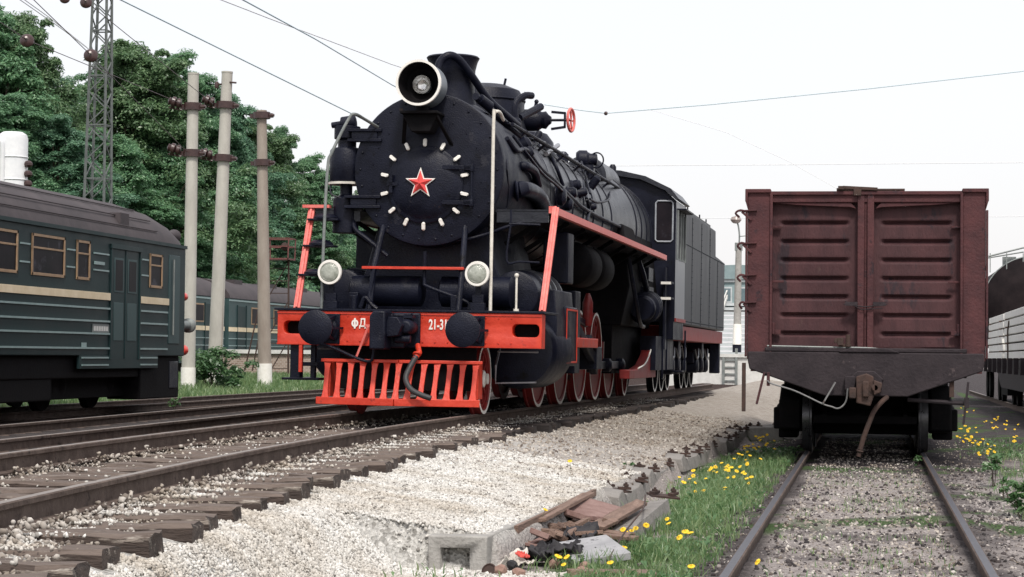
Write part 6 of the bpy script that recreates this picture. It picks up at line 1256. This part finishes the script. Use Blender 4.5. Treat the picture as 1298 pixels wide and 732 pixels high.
# ------------------------------------------------------------------ grass, weeds, dandelions
def blades(name, x, y, h, w, M, label, seed=0, cat='grass'):
    g = np.random.default_rng(seed); n = len(x); a = g.uniform(0, 6.28, n); ln = h*g.uniform(.1, .75, n); b = g.uniform(0, 6.28, n)
    z = zg(x, y)-.01; base = np.stack([x, y, z], -1); s = np.stack([np.cos(a), np.sin(a), 0*a], -1)*(w*g.uniform(.6, 1.3, n))[:, None]
    tip = base+np.stack([np.cos(b)*ln, np.sin(b)*ln, h], -1); mid = base+np.stack([np.cos(b)*ln*.3, np.sin(b)*ln*.3, h*.6], -1)
    v = np.stack([base-s, base+s, mid+s*.8, mid-s*.8, tip], 1); i0 = 5*np.arange(n)[:, None]
    f = np.concatenate([i0+np.array([[0, 1, 2]]), i0+np.array([[0, 2, 3]]), i0+np.array([[3, 2, 4]])])
    me = npmesh(name, v.reshape(-1, 3), f, 3); me.materials.append(M); o = bpy.data.objects.new(name, me); COL.objects.link(o); tag(o, label, cat, kind='stuff'); return o
def leaves_flat(name, x, y, s, M, label, seed=0):
    g = np.random.default_rng(seed); n = len(x); a = g.uniform(0, 6.28, n); el = g.uniform(.25, 1.0, n); z = zg(x, y)+g.uniform(.01, .06, n)
    base = np.stack([x, y, z], -1); d = np.stack([np.cos(a)*np.cos(el), np.sin(a)*np.cos(el), np.sin(el)], -1); sd_ = np.stack([-np.sin(a), np.cos(a), 0*a], -1)
    s = (s*g.uniform(.5, 1.3, n))[:, None]; m_ = base+d*s*.6; t = base+d*s-np.array([0, 0, 1])*s*.25
    v = np.stack([base, m_+sd_*s*.22, t, m_-sd_*s*.22], 1); me = npmesh(name, v.reshape(-1, 3), np.arange(4*n).reshape(-1, 4), 4); me.materials.append(M)
    o = bpy.data.objects.new(name, me); COL.objects.link(o); tag(o, label, 'weeds', kind='stuff'); return o
def strip(n, y0, y1, cx, w, seed, dens=.45, pw=1.0):
    g = np.random.default_rng(seed); y = y0+(y1-y0)*g.random(n)**pw; x = cx(y)+g.normal(0, 1, n)*w(y); m_ = fbm(x*2.0+3, y*1.1+5) > dens; return x[m_], y[m_]
cl = lambda y: -1.58+.010*(y-14); wl = lambda y: .27+0*y
x, y = strip(24000, 11.5, 30, cl, wl, 1, .36, 1.2); k_ = (x > xk(y)+.22) & (x < -.98); x, y = x[k_], y[k_]
blades('grass', x, y, .05+.11*rng.random(len(x))**1.5, .0045, GRASS, 'tufted green grass between the row of concrete sleepers and the wagon rail', 1)
x, y = strip(4200, 11.5, 33, cl, wl, 2, .42, 1.2); k_ = (x > xk(y)+.25) & (x < -1.0); x, y = x[k_], y[k_]
leaves_flat('weeds', x, y, np.full(len(x), .085), GRASSD, 'broad green weed leaves in the grass beside the rubbish heap', 3)
cr = lambda y: 2.15+.02*(y-14); wr = lambda y: .38+0*y
x, y = strip(9000, 15, 38, cr, wr, 4, .50); k_ = x > 1.25; x, y = x[k_], y[k_]
blades('grass', x, y, .05+.13*rng.random(len(x))**1.5, .005, GRASS, 'patchy green grass right of the wagon track', 5)
x, y = strip(3000, 16, 38, cr, wr, 6, .50); k_ = x > 1.3; x, y = x[k_], y[k_]
leaves_flat('weeds', x, y, np.full(len(x), .09), GRASSD, 'broad green weed leaves right of the wagon track', 7)
g_ = np.random.default_rng(9); n = 3600; y = 12+15*g_.random(n); x = WX+g_.uniform(-.65, .65, n); m_ = (fbm(x*1.3+9, y*2.2+2) > .55) | ((np.abs(y-20.6) < 1.0) & (np.abs(x-.08) < .32) & (rng.random(n) < .8)); x, y = x[m_], y[m_]
blades('grass', x, y, .02+.05*rng.random(len(x)), .004, GRASS, 'thin short grass growing between the wagon rails', 10)
g_ = np.random.default_rng(12); n = 42000; y = 46+38*g_.random(n); x = -18.2-13*g_.random(n); 
blades('grass', x, y, .10+.22*g_.random(n), .016, GRASS, 'meadow grass around the foot of the concrete poles', 13)
g_ = np.random.default_rng(15); n = 6000; y = 30+40*g_.random(n); x = -17.7-2*g_.random(n); blades('grass', x, y, .10+.2*g_.random(n), .014, GRASS, 'grass verge along the far side of the green train track', 16)
g_ = np.random.default_rng(17); n = 260; y = np.where(g_.random(n) < .5, g_.normal(13.0, .35, n), g_.uniform(9, 22, n)); x = np.where(np.abs(y-13.0) < .7, g_.normal(-2.72, .16, n), xk(y)-g_.uniform(.05, 1.0, n)); k_ = (np.abs(y-13.3) < .5)&(g_.random(n)<.3) | (g_.random(n) < .012); x, y = x[k_], y[k_]
blades('grass', x, y, .04+.08*rng.random(len(x)), .006, GRASS, 'small green tufts at the open end of the concrete beam and in the gravel', 18)
leaves_flat('weeds', x[::2], y[::2], np.full(len(x[::2]), .05), GRASSD, 'light green weed at the open end of the concrete beam', 19)
def weed(px, py, zz_, h, n, label, seed):
    p = atz(px, py, zz_); g = np.random.default_rng(seed); root = empty('weed_plant', tuple(p), (0, 0, 0), label, 'plant'); vs = []; fs = []; b = MB()
    for k in range(3): b.tube([(g.normal(0, .02), g.normal(0, .02), -.02), (g.normal(0, .06), g.normal(0, .06), h*g.uniform(.7, 1))], [.006, .003], 5)
    b.build('stem', BARK, root); C_ = np.stack([g.normal(0, h*.22, n), g.normal(0, h*.22, n), h*g.uniform(.2, 1, n)], -1)
    me = leaf_cloud('leaves', C_, np.full(n, h*.13), 10, h*.16, GRASSD, seed); o = bpy.data.objects.new('leaves', me); COL.objects.link(o); o.parent = root
weed(1162, 594, -.66, .17, 9, 'small green weed at the inner foot of the right rail, in front of the wagon', 1)
weed(1258, 618, -.68, .38, 9, 'tall thin weed with small leaves right of the wagon track', 2)
weed(1272, 632, -.68, .22, 8, 'low green weed next to the tall thin weed, right of the wagon track', 3)
weed(221, 521, -.36, .26, 10, 'small green weed in dark ballast in front of the green train end', 4)
weed(950, 528, -.6, .2, 10, 'small green tuft by the foot rod of the red wagon', 5)
weed(1292, 655, -.68, .3, 26, 'leafy weed at the right edge of the picture', 6)
weed(800, 612, -.62, .22, 12, 'green tuft between the concrete sleepers', 7)
# dandelions, each a flower of its own
hd = MB().lathe((0, 0, 0), (0, 0, 1), [(.006, -.014), (.011, -.006), (.022, -.001), (.028, .005), (.019, .010), (.012, .009), (.006, .014), (0, .015)], 22)
hd.v = [(x*(1.12 if (k//8) % 2 else .84), y*(1.12 if (k//8) % 2 else .84), z+(.003 if (k//8) % 2 else 0)) for k, (x, y, z) in enumerate(hd.v)]
fl = empty('dandelion'); hd.build('flower_head', YEL, fl); MB().tube([(.01, 0, -.13), (.004, 0, -.06), (0, 0, -.008)], .0022, 5).build('stem', GRASSD, fl)
near = [(722, 618), (690, 672), (708, 700), (730, 664), (745, 655), (752, 668), (776, 652), (786, 660), (793, 671), (800, 678), (806, 674), (790, 690), (773, 712), (846, 658), (848, 664), (820, 664), (868, 678), (862, 681), (875, 669), (877, 717), (655, 729), (961, 720), (790, 676), (714, 708), (718, 703)]
clus = [(905, 600, 40, 16, 16), (925, 590, 25, 10, 12), (946, 578, 22, 8, 10), (957, 563, 20, 10, 12), (968, 553, 16, 6, 12), (940, 604, 20, 8, 5), (870, 610, 20, 6, 5)]
rclus = [(1232, 552, 16, 12, 18), (1248, 566, 18, 10, 12), (1222, 545, 10, 8, 8), (1262, 540, 20, 8, 10), (1285, 548, 10, 12, 8), (1225, 520, 14, 8, 8), (1262, 532, 14, 5, 6)]
cnt = 0
def flower(px, py, lab, grp):
    global cnt
    p = atz(px, py, -.56); z = float(zg(p[0], p[1]))
    o = fl if cnt == 0 else dup(fl)
    o.location = (p[0], p[1], z+rs_.uniform(.07, .14)); o.rotation_euler = (R(rs_.uniform(10, 50)), R(rs_.uniform(-25, 25)), rs_.uniform(-.6, .6)); s_ = rs_.uniform(.62, 1.0); o.scale = (s_, s_, s_)
    tag(o, lab, 'dandelion', grp); cnt += 1
for px, py in near: flower(px+rs_.uniform(-1, 1), py, 'yellow dandelion in the near grass beside the rubbish heap', 'dandelions near the rubbish heap')
for cx_, cy_, sx_, sy_, n in clus:
    for _ in range(n): flower(rs_.gauss(cx_, sx_*.5), rs_.gauss(cy_, sy_*.5), 'yellow dandelion in the grass strip left of the red wagon', 'dandelions left of the red wagon')
for cx_, cy_, sx_, sy_, n in rclus:
    for _ in range(n): flower(rs_.gauss(cx_, sx_*.5), rs_.gauss(cy_, sy_*.5), 'yellow dandelion in the grass right of the red wagon', 'dandelions right of the red wagon')
